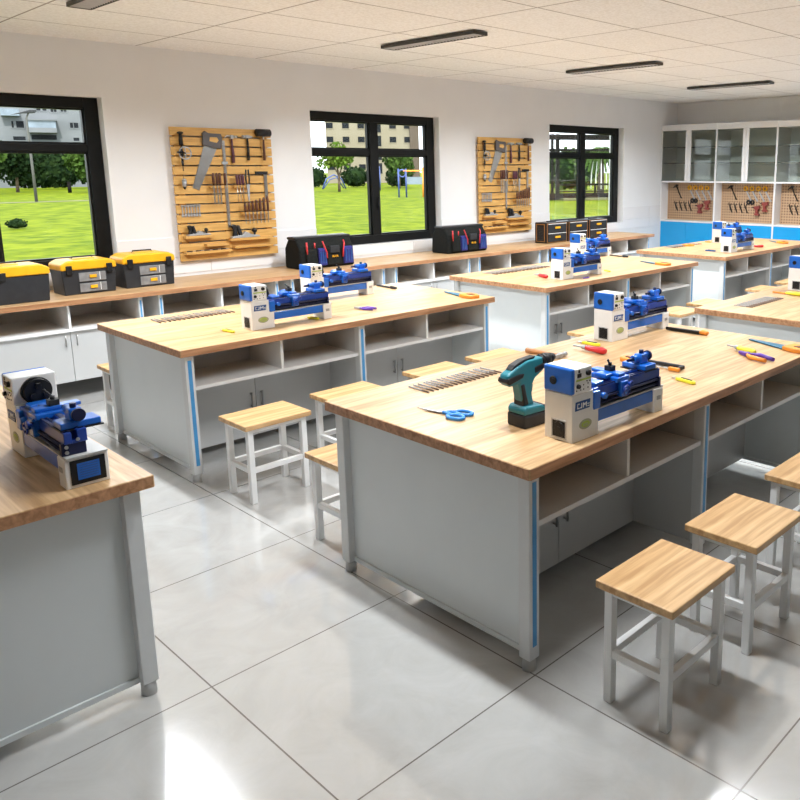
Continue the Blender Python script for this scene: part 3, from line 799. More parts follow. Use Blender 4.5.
def t_wrench():
    t = thing('wrench', '', 'wrench')
    MB().box((-.004, -.010, -.0), (.004, -.006, .075)).ring((0, -.008, .083), 'y', .009, .004, 12, 6).prism([(-.011, 0), (-.006, -.022), (-.002, -.010), (.002, -.010), (.006, -.022), (.011, 0), (.004, .012), (-.004, .012)], 'y', -.010, -.006).build('body', 'greysteel', t)
    MB().cyl((0, 0, .083), (0, -.016, .083), .0035, n=8).build('grip_ring', 'steel', t)
    return t
def t_file(h):
    def go():
        t = thing('file', '', 'file')
        MB().tube([(0, 0, .014), (0, 0, .03), (0, 0, h-.02), (0, 0, h)], [.008, .0125, .012, .008], 8).build('handle', 'brown', t)
        MB().prism([(-.006, .014), (.006, .014), (.003, -.10), (-.003, -.10)], 'y', -.0025, .0025).build('blade', 'steel', t)
        return t
    return go
def t_plane(s):
    def go():
        t = thing('hand_plane', '', 'plane')
        MB().prism([(0, .0), (.25*s, 0), (.25*s, .014*s), (.18*s, .022*s), (.13*s, .05*s), (.09*s, .022*s), (0, .014*s)], 'y', -.03, .022, .002).build('body', 'greysteel', t)
        MB().prism([(.015*s, .016*s), (.06*s, .016*s), (.055*s, .05*s), (.06*s, .10*s), (.03*s, .115*s), (.005*s, .105*s), (.025*s, .06*s)], 'y', -.014, .010, .004).build('tote', 'blackpl', t)
        MB().prism([(.075*s, .02*s), (.10*s, .02*s), (.075*s, .105*s), (.055*s, .10*s)], 'y', -.02, .014, .002).build('iron', 'darkgrey', t)
        MB().cyl((.215*s, -.004, .018*s), (.215*s, -.004, .04*s), .009*s, n=10).sph((.215*s, -.004, .055*s), .022*s, 2).build('knob', 'blackpl', t)
        return t
    return go
def t_bit():
    t = thing('auger_bit', '', 'drill bit')
    MB().cyl((0, 0, .006), (.05, 0, .006), .006, .0045, 8).build('shank', 'darkgrey', t)
    MB().cyl((.05, 0, .006), (.09, 0, .006), .0035, .001, 8).build('tip', 'greysteel', t)
    return t

def fill_board(bx, bz, where):
    S = W-.053                       # front of the slats
    def X(f): return bx+f*BW-.05
    def Z(f): return bz+BHH*(1-f)+.04
    proto('hd', t_handdrill)(X(.13), S, Z(.33), f'hand drill with crank wheel hanging on the {where}')
    proto('bob', t_bob)(X(.13), S, Z(.47), f'small grey plumb bob hanging under the hand drill on the {where}')
    proto('saw', t_saw)(X(.345), S, Z(.155), f'hand saw with a grey handle and silver blade on the {where}')
    proto('rul', t_ruler)(X(.545), S-.002, Z(.79), f'long steel ruler hanging upright in the middle of the {where}')
    proto('ham', t_hammer)(X(.625), S, Z(.295), f'claw hammer with a purple brown handle on the {where}')
    proto('ham2', t_hammer2)(X(.785), S, Z(.275), f'hammer with a straight black handle, left of the mallet on the {where}')
    proto('mal', t_mallet)(X(.945), S, Z(.275), f'black rubber mallet at the top right of the {where}')
    for k, f in enumerate((.39, .425, .455, .505)):
        proto('chi', t_chisel)(X(f), S-.066, Z(.475), f'brown handled chisel standing in the ledge beside the saw on the {where}', f'chisels on the {where}')
    for k, f in enumerate((.625, .655, .685)):
        proto('drv', t_driver)(X(f), S-.066, Z(.475), f'dark screwdriver in the ledge below the hammers on the {where}', f'screwdrivers on the {where}')
    proto('pli', t_plierstand)(X(.735), S-.066, Z(.475), f'dark pliers standing tallest in the ledge under the hammers, {where}')
    proto('squ', t_square)(X(.91), S+.028, Z(.385), f'try square with a black stock at the right side of the {where}')
    for k in range(7):
        proto('wre', t_wrench)(X(.10+.027*k), S, Z(.68), f'small grey wrench in the row at the left of the {where}', f'wrenches on the {where}')
    for k in range(7):
        h = .10+.010*k
        proto(f'fil{k}', t_file(h))(X(.69+.04*k), S-.066, Z(.685), f'brown handled file in the row on the right ledge of the {where}', f'files on the {where}')
    proto('pls', t_plane(.85))(X(.115), S-.03, Z(.845)+.014, f'smaller hand plane on the left ledge of the {where}')
    proto('pll', t_plane(1.15))(X(.54), S-.03, Z(.885)+.014, f'larger hand plane on the right ledge of the {where}')
    for k in range(5):
        proto('bit', t_bit)(X(.10+.082*k), S-.035, Z(.965)+.012, f'dark auger bit lying on the lowest ledge of the {where}', f'auger bits on the {where}')
slat_board(3.266, .935, 'yellow pine slatted board full of hung tools, left of the middle window')
slat_board(7.135, .945, 'yellow pine slatted board full of hung tools, right of the middle window')
fill_board(3.266, .935, 'left slatted board')
fill_board(7.135, .945, 'right slatted board')

# ------------------------------------------------------------------ glass fronted wall cabinets
CX = 11.415
def make_cab():
    t = thing('tall_cabinet', '', 'cabinet', group='tall white cabinets on the back wall')
    u = 1.005; d = BACK-.005-CX
    # local: x = depth (0 front .. d), y from 0 down to -u (towards the right of the picture)
    for y in (-.012, -u+.0): MB().box((0, y-.0 if y > -.5 else y, 0), (d, (y+.012) if y > -.5 else y+.012, 2.465)).build('side_panel', 'cabwhite', t)
    MB().box((-.006, -u, 2.375), (d, 0, 2.468), .003).build('cornice', 'cabwhite', t)
    MB().box((d-.012, -u+.012, 0), (d, -.012, 2.375)).build('back_panel', 'cabin', t)
    MB().box((.0, -u+.012, 1.548), (d-.012, -.012, 1.572)).build('shelf', 'cabwhite', t)
    for z in (1.852, 2.105): MB().box((.045, -u+.012, z), (d-.012, -.012, z+.014)).build('shelf', 'shelfgrey', t)
    for k in range(2):
        ya, yb = (-u/2+.0015, -.013) if k == 0 else (-u+.013, -u/2-.0015)
        fr = MB()
        if k == 0: fr.box((-.004, ya, 1.574), (.016, ya+.05, 2.373), .002)
        else: fr.box((-.004, yb-.05, 1.574), (.016, yb, 2.373), .002)
        dr = fr.build('door', 'cabwhite', t)
        a, b = (ya+.05, yb) if k == 0 else (ya, yb-.05)
        MB().box((.004, a, 1.574), (.009, b, 2.373)).build('pane', 'cabglass', dr)
    MB().box((.21, -u+.012, .93), (.22, -.012, 1.548)).build('pegboard', 'peg', t)
    MB().box((-.004, -u+.012, .905), (d-.012, -.012, .928), .002).build('niche_ledge', 'cabwhite', t)
    for ya, yb in ((-u/2+.001, -.012), (-u+.012, -u/2-.001)):
        MB().box((0, ya, .06), (.016, yb, .903), .002).build('blue_front', 'skyblue', t)
    MB().box((.03, -u+.012, 0), (d-.012, -.012, .06)).build('plinth', 'darkgrey', t)
    return t
cab = make_cab()
CABN = ['left', 'second', 'third', 'rightmost hidden']
CY = [7.383, 6.375, 5.367]
cab.location = (CX, CY[0], 0); cab['label'] = 'tall white cabinet in the room corner, with glass doors over a tool niche'
dup(cab, (CX, CY[1], 0), 0, 'tall white glass-door cabinet right behind the two farthest lathes')
dup(cab, (CX, CY[2], 0), 0, 'tall white glass-door cabinet cut off by the right edge of the photo')
def n_hammer():
    t = thing('hammer', '', 'hammer')
    MB().tube([(0, .03, .02), (0, -.02, -.09), (0, -.075, -.19)], .009, 8).build('handle', 'blackpl', t)
    MB().tube([(0, .09, -.02), (0, .03, .025), (0, .0, .02)], [.008, .016, .014], 8).build('head', 'darkgrey', t)
    return t
def n_saw():
    t = thing('panel_saw', '', 'saw')
    MB().ring((0, 0, 0), 'x', .03, .011, 16, 8).build('handle', 'yellow', t)
    MB().prism([(-.015, -.03), (.015, -.015), (-.09, -.2), (-.115, -.19)], 'x', .004, .008).build('blade', 'greysteel', t)
    return t
def n_tape():
    t = thing('tape_roll', '', 'tape')
    MB().ring((0, 0, 0), 'x', .026, .012, 18, 8).build('roll', 'blackpl', t)
    return t
def n_pliers():
    t = thing('small_pliers', '', 'pliers')
    MB().tube([(0, .012, .0), (0, .035, .05), (0, .03, .075)], [.005, .007, .005], 6).tube([(0, .012, .0), (0, -.01, .06)], .006, 6).build('handle', 'darkgrey', t)
    MB().prism([(.02, .0), (.004, .01), (-.035, -.085), (-.02, -.085)], 'x', -.005, .005).build('jaw', 'blackpl', t)
    return t
def n_red():
    t = thing('red_power_tool', '', 'power tool')
    MB().prism([(.05, .075), (-.045, .09), (-.052, .045), (-.015, .022), (-.022, -.03), (.022, -.037), (.022, .022), (.05, .045)], 'x', -.024, .024, .006).build('body', 'redd', t)
    MB().box((-.022, -.042, -.064), (.022, .038, -.034), .005).build('battery', 'redd', t)
    MB().cyl((0, .05, .06), (0, .085, .06), .012, .008, 12).build('chuck', 'darkgrey', t)
    return t
NICHE = ['corner cabinet niche', 'niche behind the two farthest lathes', 'niche at the right edge']
for i, cy in enumerate(CY):
    px = CX+.205; where = NICHE[i]
    def Yf(f): return cy-.05-f*.81
    def Zf(f): return 1.548-f*.62
    proto('nh', n_hammer)(px-.012, Yf(.20), Zf(.12), f'dark hammer hanging askew in the {where}')
    for f in (.17, .28, .39, .50):
        proto('np', n_pliers)(px-.008, Yf(f), Zf(.62), f'small dark pliers hung in a row, {where}', f'small pliers in the {where}')
    if i < 2:
        for f in (.48, .61, .745, .88):
            proto('ns', n_saw)(px-.014, Yf(f), Zf(.14), f'yellow handled saw hanging in the top row, {where}', f'yellow handled saws in the {where}')
        for f in (.55, .63):
            proto('nt', n_tape)(px-.014, Yf(f), Zf(.48), f'round black tape roll hanging above the red tools, {where}', f'black tape rolls in the {where}')
        proto('nr', n_red)(px-.03, Yf(.745), Zf(.70), f'lower red power tool on the left of its pair, {where}')
        proto('nr', n_red)(px-.03, Yf(.905), Zf(.60), f'higher red power tool on the right of its pair, {where}')

# ------------------------------------------------------------------ things lying on the benches
def t_row_bit(kind):
    def go():
        t = thing('drill_bit', '', 'drill bit')
        MB().cyl((0, 0, .005), (0, .045, .005), .0042, n=8).cyl((0, -.006, .005), (0, 0, .005), .003, .0042, 8).build('shank', 'bitbrown', t)
        tw = MB(); n = 14
        for s in (0, PI):
            tw.tube([(.002*math.cos(s+k*1.1), .045+k*.0075, .0045+.002*math.sin(s+k*1.1)) for k in range(n)], .0021, 5)
        tw.build('flute', 'greysteel', t)
        return t
    return go
def bit_row(x0, x1, y0, n, lab, group, sk=0., sc=1.):
    for k in range(n):
        x = x0+(x1-x0)*k/(n-1)
        o = proto('rowbit', t_row_bit(0))(x, y0, BH, lab, group)
        o.rotation_euler = (0, 0, random.uniform(-.06, .06)+sk)
        o.scale = (sc, sc, sc)
bit_row(2.235, 2.70, 2.645, 17, 'slim drill bit in the row beside the scissors on the front bench', 'drill bits on the front bench')
bit_row(2.15, 2.66, 5.21, 17, 'slim drill bit in the row on the left bench, before the tool board', 'drill bits on the left bench', 0, 1.2)
bit_row(5.30, 6.05, 5.22, 15, 'slim drill bit in the row on the third bench, behind the red screwdriver', 'drill bits on the third bench', 0, 1.35)
bit_row(8.56, 9.20, 5.30, 12, 'slim drill bit in the row on the farthest bench', 'drill bits on the farthest bench', 0, 1.1)
bit_row(5.22, 5.72, 2.575, 15, 'slim drill bit in the row on the bench cut off at the right', 'drill bits on the right edge bench')

# cordless drill
def cordless_drill():
    t = thing('cordless_drill', 'teal and black cordless drill standing on its battery, nose to the right', 'drill', (2.215, 2.02, BH), -.06)
    t.scale = (.95, .95, .95)
    body = MB().prism([(-.125, .215), (-.112, .197), (-.062, .195), (-.05, .10), (-.055, .085), (.012, .085), (.005, .12), (.008, .165), (.03, .192), (.085, .213), (.085, .270), (.0, .278), (-.06, .268), (-.118, .248)], 'y', -.027, .027, .010, 3)
    body.tilt((0, 0, .10), 7).build('body', 'teal', t)
    MB().prism([(-.055, .19), (-.035, .19), (-.03, .14), (-.022, .095), (-.055, .092), (-.05, .13)], 'y', -.031, .031, .006).prism([(-.128, .222), (-.118, .208), (-.04, .216), (-.03, .232), (-.06, .238), (-.12, .236)], 'y', -.0305, .0305, .004).prism([(-.09, .26), (.04, .273), (.05, .282), (-.02, .285), (-.07, .276)], 'y', -.018, .018, .003).prism([(.03, .215), (.08, .220), (.08, .245), (.03, .24)], 'y', -.0305, .0305, .003).tilt((0, 0, .10), 7).build('grip_pad', 'blackpl', t)
    MB().cyl((.085, 0, .242), (.098, 0, .242), .030, n=24).cyl((.098, 0, .242), (.135, 0, .242), .032, .027, 24).cyl((.135, 0, .242), (.165, 0, .242), .026, .017, 24).cyl((.165, 0, .242), (.172, 0, .242), .014, .012, 16).tilt((0, 0, .10), 7).build('chuck', 'blackpl', t)
    MB().prism([(.002, .13), (.020, .135), (.028, .165), (.012, .178)], 'y', -.012, .012, .004).tilt((0, 0, .10), 7).build('trigger', 'teal', t)
    MB().prism([(-.068, .055), (.062, .055), (.062, .072), (.03, .086), (-.055, .092), (-.068, .078)], 'y', -.052, .052, .008).build('battery_shoe', 'teal', t)
    MB().box((-.07, -.054, 0), (.064, .054, .056), .008).build('battery', 'darkgrey', t)
    MB().box((.02, -.05, .072), (.06, .05, .080), .003).build('release_button', 'blackpl', t)
    return t
cordless_drill()
def scissors():
    t = thing('scissors', 'blue handled scissors lying left of the teal drill', 'scissors', (2.075, 2.365, BH), math.radians(-79))
    b = MB().prism([(-.135, .004), (0, -.008), (.012, .006), (-.02, .012)], 'z', .003, .006).prism([(-.13, -.006), (0, .008), (.012, -.006), (-.02, -.012)], 'z', .006, .009)
    b.build('blade', 'greysteel', t)
    MB().cyl((0, 0, .002), (0, 0, .012), .006, n=10).build('pivot', 'handle', t)
    for s in (-1, 1):
        MB().ring((.085, s*.030, .009), 'z', .028, .0075, 20, 8, (1.35, .85)).tube([(.0, -s*.004, .007), (.03, s*.010, .009), (.055, s*.018, .009)], [.007, .009, .009], 8).build('handle', 'cobalt', t)
    return t
scissors()
def screwdriver(loc, rz, m, lab, s=1., group=None, tip='greysteel'):
    t = thing('screwdriver', lab, 'screwdriver', loc, rz, group)
    MB().tube([(0, 0, .016*s), (.012*s, 0, .016*s), (.04*s, 0, .015*s), (.10*s, 0, .016*s), (.115*s, 0, .016*s)], [.008*s, .013*s, .012*s, .016*s, .010*s], 10).build('handle', m, t)
    MB().cyl((-.07*s, 0, .014*s), (0, 0, .015*s), .0045*s, n=8).cyl((-.02*s, 0, .0155*s), (.002*s, 0, .0155*s), .009*s, .011*s, 10).build('shaft', tip, t)
    return t
screwdriver((3.357, 2.63, BH), math.radians(-93), 'red', 'red handled screwdriver lying between the two lathes of the front bench', 1.25)
def knife(loc, rz, m, lab, s=1.):
    t = thing('utility_knife', lab, 'knife', loc, rz)
    MB().prism([(0, -.012), (.11, -.014), (.125, 0), (.11, .014), (.02, .013)], 'z', .0, .016, .004).move((0, 0, 0)).build('body', m, t)
    MB().box((.03, -.005, .016), (.10, .005, .019), .001).build('slider', 'blackpl', t)
    MB().prism([(-.04, -.004), (0, -.010), (.0, .008), (-.028, .008)], 'z', .006, .008).build('blade', 'steel', t)
    t.scale = (s, s, s); return t
knife((3.495, 2.76, BH), math.radians(-88), 'yellowb', 'lime yellow utility knife lying just behind the red screwdriver', 1.0)
knife((3.168, 1.93, BH), math.radians(-101), 'yellowb', 'yellow utility knife near the right end of the nearest lathe', .95)
knife((2.30, 4.66, BH), math.radians(-82), 'yellowb', 'yellow utility knife at the left bench corner, before its front lathe', .9)
knife((2.885, 4.635, BH), math.radians(-75), 'yellowb', 'yellow utility knife by the end foot of the left bench lathe', .8)
knife((6.19, 4.62, BH), math.radians(-110), 'yellowb', 'yellow utility knife by the end foot of the third bench lathe', .8)
knife((9.51, 5.42, BH), math.radians(-110), 'orange', 'orange utility knife lying by the rear lathe on the farthest bench', .95)
def hammer_lying():
    t = thing('hammer', 'small hammer with a brown wooden handle lying behind the teal drill', 'hammer', (3.115, 2.85, BH), math.radians(-84))
    t.scale = (.86, .86, .86)
    MB().tube([(0, 0, .016), (.05, 0, .015), (.16, 0, .014), (.26, 0, .016)], [.016, .017, .011, .010], 10).build('handle', 'oakhandle', t)
    MB().box((.245, -.014, .003), (.275, .014, .031), .003).cyl((.26, .014, .017), (.26, .06, .017), .013, .015, 12).prism([(.248, -.014), (.272, -.014), (.264, -.06), (.256, -.06)], 'z', .006, .028).build('head', 'greysteel', t)
    return t
hammer_lying()
def hacksaw():
    t = thing('hacksaw', 'hacksaw with orange grip and dark frame lying behind the nearest lathe', 'saw', (3.315, 2.305, BH), math.radians(-88))
    t.scale = (.76, .9, .9)
    MB().prism([(-.06, -.03), (.05, -.045), (.06, -.02), (.055, .03), (-.04, .045), (-.07, .02)], 'z', .0, .026, .007).build('grip', 'orange', t)
    MB().prism([(-.03, -.008), (.03, -.014), (.03, .008), (-.03, .014)], 'z', .0262, .030).build('grip_opening', 'brown', t)
    MB().box((.05, .018, .004), (.40, .040, .024), .004).box((.38, -.03, .004), (.40, .02, .024), .004).build('frame', 'darkgrey', t)
    MB().box((.055, -.03, .008), (.385, -.018, .011)).build('blade', 'steel', t)
    MB().box((.33, -.045, .002), (.41, -.024, .022), .004).build('tension_nut', 'orange', t)
    return t
hacksaw()
def chisel_lying():
    t = thing('wood_chisel', 'long black chisel with a wooden end lying at the rear edge of the front bench', 'chisel', (4.14, 2.575, BH), math.radians(-86))
    t.scale = (.78, .9, .9)
    MB().prism([(-.05, .002), (.0, -.010), (.08, -.013), (.25, -.014), (.25, .014), (.08, .013), (0, .010)], 'z', .002, .024, .003).build('blade', 'blackpl', t)
    MB().tube([(.25, 0, .014), (.27, 0, .016), (.31, 0, .016), (.32, 0, .016)], [.012, .018, .017, .010], 10).build('handle', 'orange', t)
    return t
chisel_lying()
def pliers(loc, rz, m, lab, s=1., m2=None):
    t = thing('pliers', lab, 'pliers', loc, rz)
    MB().tube([(.01, .008, .01), (.05, .030, .012), (.13, .022, .012)], [.007, .010, .009], 8).build('handle', m, t)
    MB().tube([(.01, -.008, .01), (.05, -.030, .012), (.13, -.022, .012)], [.007, .010, .009], 8).build('handle', m2 or m, t)
    MB().prism([(-.05, -.004), (.0, -.014), (.02, 0), (.0, .014), (-.05, .004)], 'z', .003, .017, .002).cyl((.004, 0, .001), (.004, 0, .020), .009, n=12).build('jaw', 'greysteel' if m2 is None else 'purple', t)
    t.scale = (s, s, s); return t
pliers((3.82, 1.90, BH), math.radians(-110), 'purple', 'purple pliers with one orange grip near the front bench edge, right part', 1.25, 'orange')
screwdriver((3.905, 2.0, BH), math.radians(-112), 'yellowb', 'yellow screwdriver lying against the purple pliers on the front bench', 1.2)
pliers((3.325, 4.66, BH), math.radians(-70), 'purple', 'small purple pliers lying above the middle post of the left bench', .95)
def handsaw_lying(loc, rz, lab, s=1.):
    t = thing('hand_saw', lab, 'saw', loc, rz)
    MB().prism([(0, -.006), (.27, -.045), (.27, .045), (0, .012)], 'z', .004, .008).build('blade', 'bluesteel', t)
    h = MB().prism([(.25, -.05), (.33, -.055), (.385, -.035), (.39, .03), (.33, .055), (.25, .045)], 'z', .0, .024, .006)
    h.build('handle', 'orange', t)
    MB().prism([(.30, -.02), (.345, -.024), (.36, .01), (.31, .022)], 'z', .0242, .027).build('grip_opening', 'brown', t)
    t.scale = (s, s, s); return t
handsaw_lying((4.20, 2.08, BH), math.radians(-104), 'blue bladed hand saw with orange grip at the far corner of the front bench', 1.1)
handsaw_lying((4.25, 4.79, BH), math.radians(-97), 'blue bladed hand saw lying at the right end of the left bench', 1.1)
handsaw_lying((7.05, 4.79, BH), math.radians(-103), 'blue bladed hand saw lying at the right end of the third bench', 1.1)
handsaw_lying((10.20, 4.83, BH), math.radians(-125), 'blue bladed hand saw lying at the right end of the farthest bench', 1.1)
handsaw_lying((8.62, 5.47, BH), math.radians(-30), 'blue bladed hand saw at the back left corner of the farthest bench', 1.0)
def file_lying(loc, rz, lab):
    t = thing('flat_file', lab, 'file', loc, rz)
    MB().box((0, -.012, .004), (.20, .012, .014), .002).build('blade', 'blackpl', t)
    MB().tube([(.20, 0, .011), (.22, 0, .013), (.29, 0, .013)], [.007, .013, .010], 8).build('handle', 'darkgrey', t)
    return t
file_lying((4.11, 5.50, BH), math.radians(-94), 'black file lying by the end foot of the lathe before the first tool bag')
file_lying((7.31, 5.40, BH), math.radians(-97), 'black file lying by the end of the lathe under the organizer boxes')
screwdriver((5.445, 4.82, BH), math.radians(-106), 'red', 'red handled screwdriver lying left of the third bench lathe', 1.2)
knife((5.60, 4.43, BH), math.radians(0), 'purple', 'short purple knife lying in front of the third bench lathe', .8)
knife((8.49, 4.83, BH), math.radians(-90), 'plate', 'navy blue knife lying left of the front lathe on the farthest bench', 1.1)
screwdriver((9.26, 4.60, BH), math.radians(-60), 'red', 'red handled screwdriver by the end foot of the farthest front lathe', 1.1)
def pry():
    t = thing('pull_saw', 'orange and yellow slim saw lying near the lathe at the right edge', 'saw', (5.965, 2.77, BH), math.radians(-97))
    MB().box((0, -.008, .004), (.16, .008, .014), .002).build('blade', 'orange', t)
    MB().tube([(.12, -.005, .014), (.2, -.005, .016), (.3, 0, .016)], [.010, .016, .013], 8).build('handle', 'yellowb', t)
    return t
pry()

# ------------------------------------------------------------------ outdoors
GZ = -.35
o = MB().box((-60, W+.35, GZ-.3), (260, 330, GZ)).build('lawn', 'grass'); o['kind'] = 'stuff'; o['label'] = 'bright green lawn outside the windows'; o['category'] = 'lawn'
struct('path', MB().box((-60, 59.2, GZ), (34, 60.6, GZ+.02)).box((36, 84, GZ), (75, 84.8, GZ+.03)), 'path')

def foliage(mb, c, r, n, leaf):
    for _ in range(n):
        while True:
            p = Vector((random.uniform(-1, 1), random.uniform(-1, 1), random.uniform(-1, 1)))
            if .35 < p.length < 1: break
        q = Vector((c[0]+p.x*r[0], c[1]+p.y*r[1], max(c[2]+p.z*r[2], leaf*1.3)))
        d = Vector((random.uniform(-1, 1), random.uniform(-1, 1), random.uniform(-.6, .6))).normalized(); u = d.orthogonal().normalized()*leaf*random.uniform(.6, 1.3); v = d.cross(u)*.8
        mb.quad(q-u, q+v, q+u, q-v)
def tree(x, y, h, r, m, lab, trunk=.12, name='tree', blobs=7, leafsize=.16, crown=.55):
    t = thing(name, lab, 'tree', (x, y, GZ), 0)
    random.seed(int(x*97+y*13))
    MB().tube([(0, 0, .02), (.05*h*.2, 0, h*.3), (-.03*h, .02*h, h*.62)], [trunk, trunk*.8, trunk*.4], 8).tube([(.03*h*.3, 0, h*.32), (.12*h, 0, h*.6)], [trunk*.6, trunk*.3], 6).tube([(.0, 0, h*.36), (-.14*h, .03*h, h*.62)], [trunk*.5, trunk*.25], 6).build('trunk', 'bark', t)
    f = MB()
    for k in range(blobs):
        a = random.uniform(0, 2*PI); d = random.uniform(0, .62)*r
        foliage(f, (d*math.cos(a), d*math.sin(a), h*(1-crown/2)+random.uniform(-.22, .25)*h*crown), (r*.55, r*.55, h*crown*.36), 170, leafsize)
    f.build('crown', m, t)
def bush(x, y, rx, ry, h, m, lab, name='shrub', n=700, leaf=.16):
    t = thing(name, lab, 'shrub', (x, y, GZ), 0)
    random.seed(int(x*31+y*7))
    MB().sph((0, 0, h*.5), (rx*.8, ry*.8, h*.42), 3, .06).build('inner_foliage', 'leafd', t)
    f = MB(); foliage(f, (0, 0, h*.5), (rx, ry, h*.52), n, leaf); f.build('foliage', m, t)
# view through the first window
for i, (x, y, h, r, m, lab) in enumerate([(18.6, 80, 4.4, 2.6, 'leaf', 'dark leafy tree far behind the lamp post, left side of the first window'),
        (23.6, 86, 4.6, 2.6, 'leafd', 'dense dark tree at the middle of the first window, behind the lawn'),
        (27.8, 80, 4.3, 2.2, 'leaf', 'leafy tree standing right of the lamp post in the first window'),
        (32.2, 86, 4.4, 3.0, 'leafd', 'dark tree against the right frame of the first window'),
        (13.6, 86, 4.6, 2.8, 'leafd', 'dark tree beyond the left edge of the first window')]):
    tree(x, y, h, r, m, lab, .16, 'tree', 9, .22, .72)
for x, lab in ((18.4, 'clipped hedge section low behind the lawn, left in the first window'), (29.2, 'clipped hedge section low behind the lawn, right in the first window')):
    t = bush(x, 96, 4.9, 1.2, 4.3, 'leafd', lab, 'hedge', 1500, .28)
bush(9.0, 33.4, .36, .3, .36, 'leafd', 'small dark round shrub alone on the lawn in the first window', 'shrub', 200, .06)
def bollard(x, y, lab, h=.9):
    t = thing('bollard', lab, 'bollard', (x, y, GZ)); MB().cyl((0, 0, 0), (0, 0, h), .16, .15, 12).build('post', 'timber', t); MB().cyl((0, 0, h), (0, 0, h+.10), .19, .12, 12).build('cap', 'timber', t)
bollard(26.4, 81, 'short dark bollard on the lawn right of the lamp post')
bollard(14.8, 76, 'short dark bollard on the lawn left of the lamp post', 1.0)
bollard(15.6, 66, 'short dark bollard nearest the path, left of the lamp post', .8)
t = thing('street_lamp', 'tall grey street lamp on the lawn outside the first window', 'street lamp', (17.5, 60.1, GZ))
MB().tube([(0, 0, 0), (0, 0, 2.5), (0, 0, 5.4), (.15, 0, 5.75), (.5, 0, 5.95)], [.10, .08, .06, .05, .045], 8).build('post', 'lamppost', t)
MB().prism([(-1.0, 5.55), (.2, 5.95), (.62, 5.95), (.5, 5.75), (-.2, 5.7)], 'y', -.18, .18, .03).build('lamp_head', 'darkgrey', t)
def building(name, lab, p0, ang, L, Dp, H, m, rows, roofm=None, ext='label'):
    t = thing(name, lab, 'building', (p0[0], p0[1], GZ), ang)
    MB().box((0, 0, 0), (L, Dp, H)).build('wall', m, t)
    MB().box((-.3, -.3, H), (L+.3, Dp+.3, H+.5)).build('roof', roofm or m, t)
    for (x, z, w_, h_, mm) in rows:
        f = MB().box((x-.1, -.06, z-.1), (x+w_+.1, .0, z)).box((x-.1, -.06, z+h_), (x+w_+.1, .0, z+h_+.1)).box((x-.1, -.06, z), (x, 0, z+h_)).box((x+w_, -.06, z), (x+w_+.1, 0, z+h_)).build('window', ext, t)
        MB().box((x, -.03, z), (x+w_, .02, z+h_)).build('pane', mm, f)
    return t
# cream flats behind the playground (middle window)
ang = math.atan2(91.8-99.8, 77.3-66.7)
rows = []
for z in (1.9, 3.85, 5.8, 7.75, 9.7):
    for x in (.1, 2.35, 4.5, 9.0, 11.1): rows.append((x, z, .95, .8, 'bglass'))
    rows.append((7.1, z-.55, .7, 1.5, 'bglass'))
b2 = building('apartment_building', 'cream apartment block with rows of small dark windows, in the middle window', (66.7, 99.8), ang, 12.6, 9, 12, 'bcream', rows, None, 'bcream')
MB().box((11.9, -.5, 0), (13.2, 1.5, 12.6)).build('stair_tower', 'bbrown', b2)
ang1 = math.atan2(66.1-67.4, 23.2-19.0)
def fu(u): return (u+20)/15.8*1.6
def fz(y): return 1.79+(5.9-(y-112)/14.7-1.79)*1.6+.35
def win(u0, u1, y0, y1, mm='bglass'): return (fu(u0), fz(y1), fu(u1)-fu(u0), fz(y0)-fz(y1), mm)
rows1 = [win(39, 43, 107, 110.5), win(45, 49, 107, 110.5), win(53, 55.5, 107, 111.5), win(56.5, 59, 107, 111.5), win(63, 65.5, 107, 111), win(66.5, 69, 107, 111),
         win(71, 74, 122.5, 128), win(75, 79.5, 122.5, 128), win(13, 15, 122, 129), win(17.5, 25, 122, 129), win(73, 79, 138.5, 142), win(13, 25, 138, 142)]
b1 = building('apartment_building', 'grey apartment block with a glazed balcony, in the first window', (17.0*1.6-.6, 68.0*1.6), ang1, 13, 8, fz(92), 'bgrey', rows1, None, 'bgrey')
bal = MB().box((fu(29), -1.6, fz(134)), (fu(57), 0, fz(129))).build('balcony', 'bgrey', b1)
MB().box((fu(29.5), -1.5, fz(129)), (fu(56.5), -1.4, fz(121.5))).build('balcony_glazing', 'bglassl', bal)
MB().box((fu(28), -1.7, fz(121.5)), (fu(58), 0, fz(120))).build('balcony_roof', 'bgrey', bal)
MB().box((fu(31), -.06, fz(141)), (fu(56), 0, fz(136))).build('opening_shade_panel', 'bglass', b1)  # flat dark panel painted in place of the shade inside an opening
MB().box((fu(4), -1.0, fz(117)), (fu(22), 0, fz(110))).build('wall_block', 'bglassl', b1)
b3 = building('house', 'low house with a red brown roof at the left edge of the first window', (7.5, 112), -.15, 15.2, 8, 9.0, 'bcream', [(12.2, 6.6, 1.1, 1.2, 'bglass')], 'broof')
MB().prism([(-.5, 9.4), (8.3, 9.4), (4, 11.3)], 'x', -.4, 15.0).build('pitched_roof', 'broof', b3)

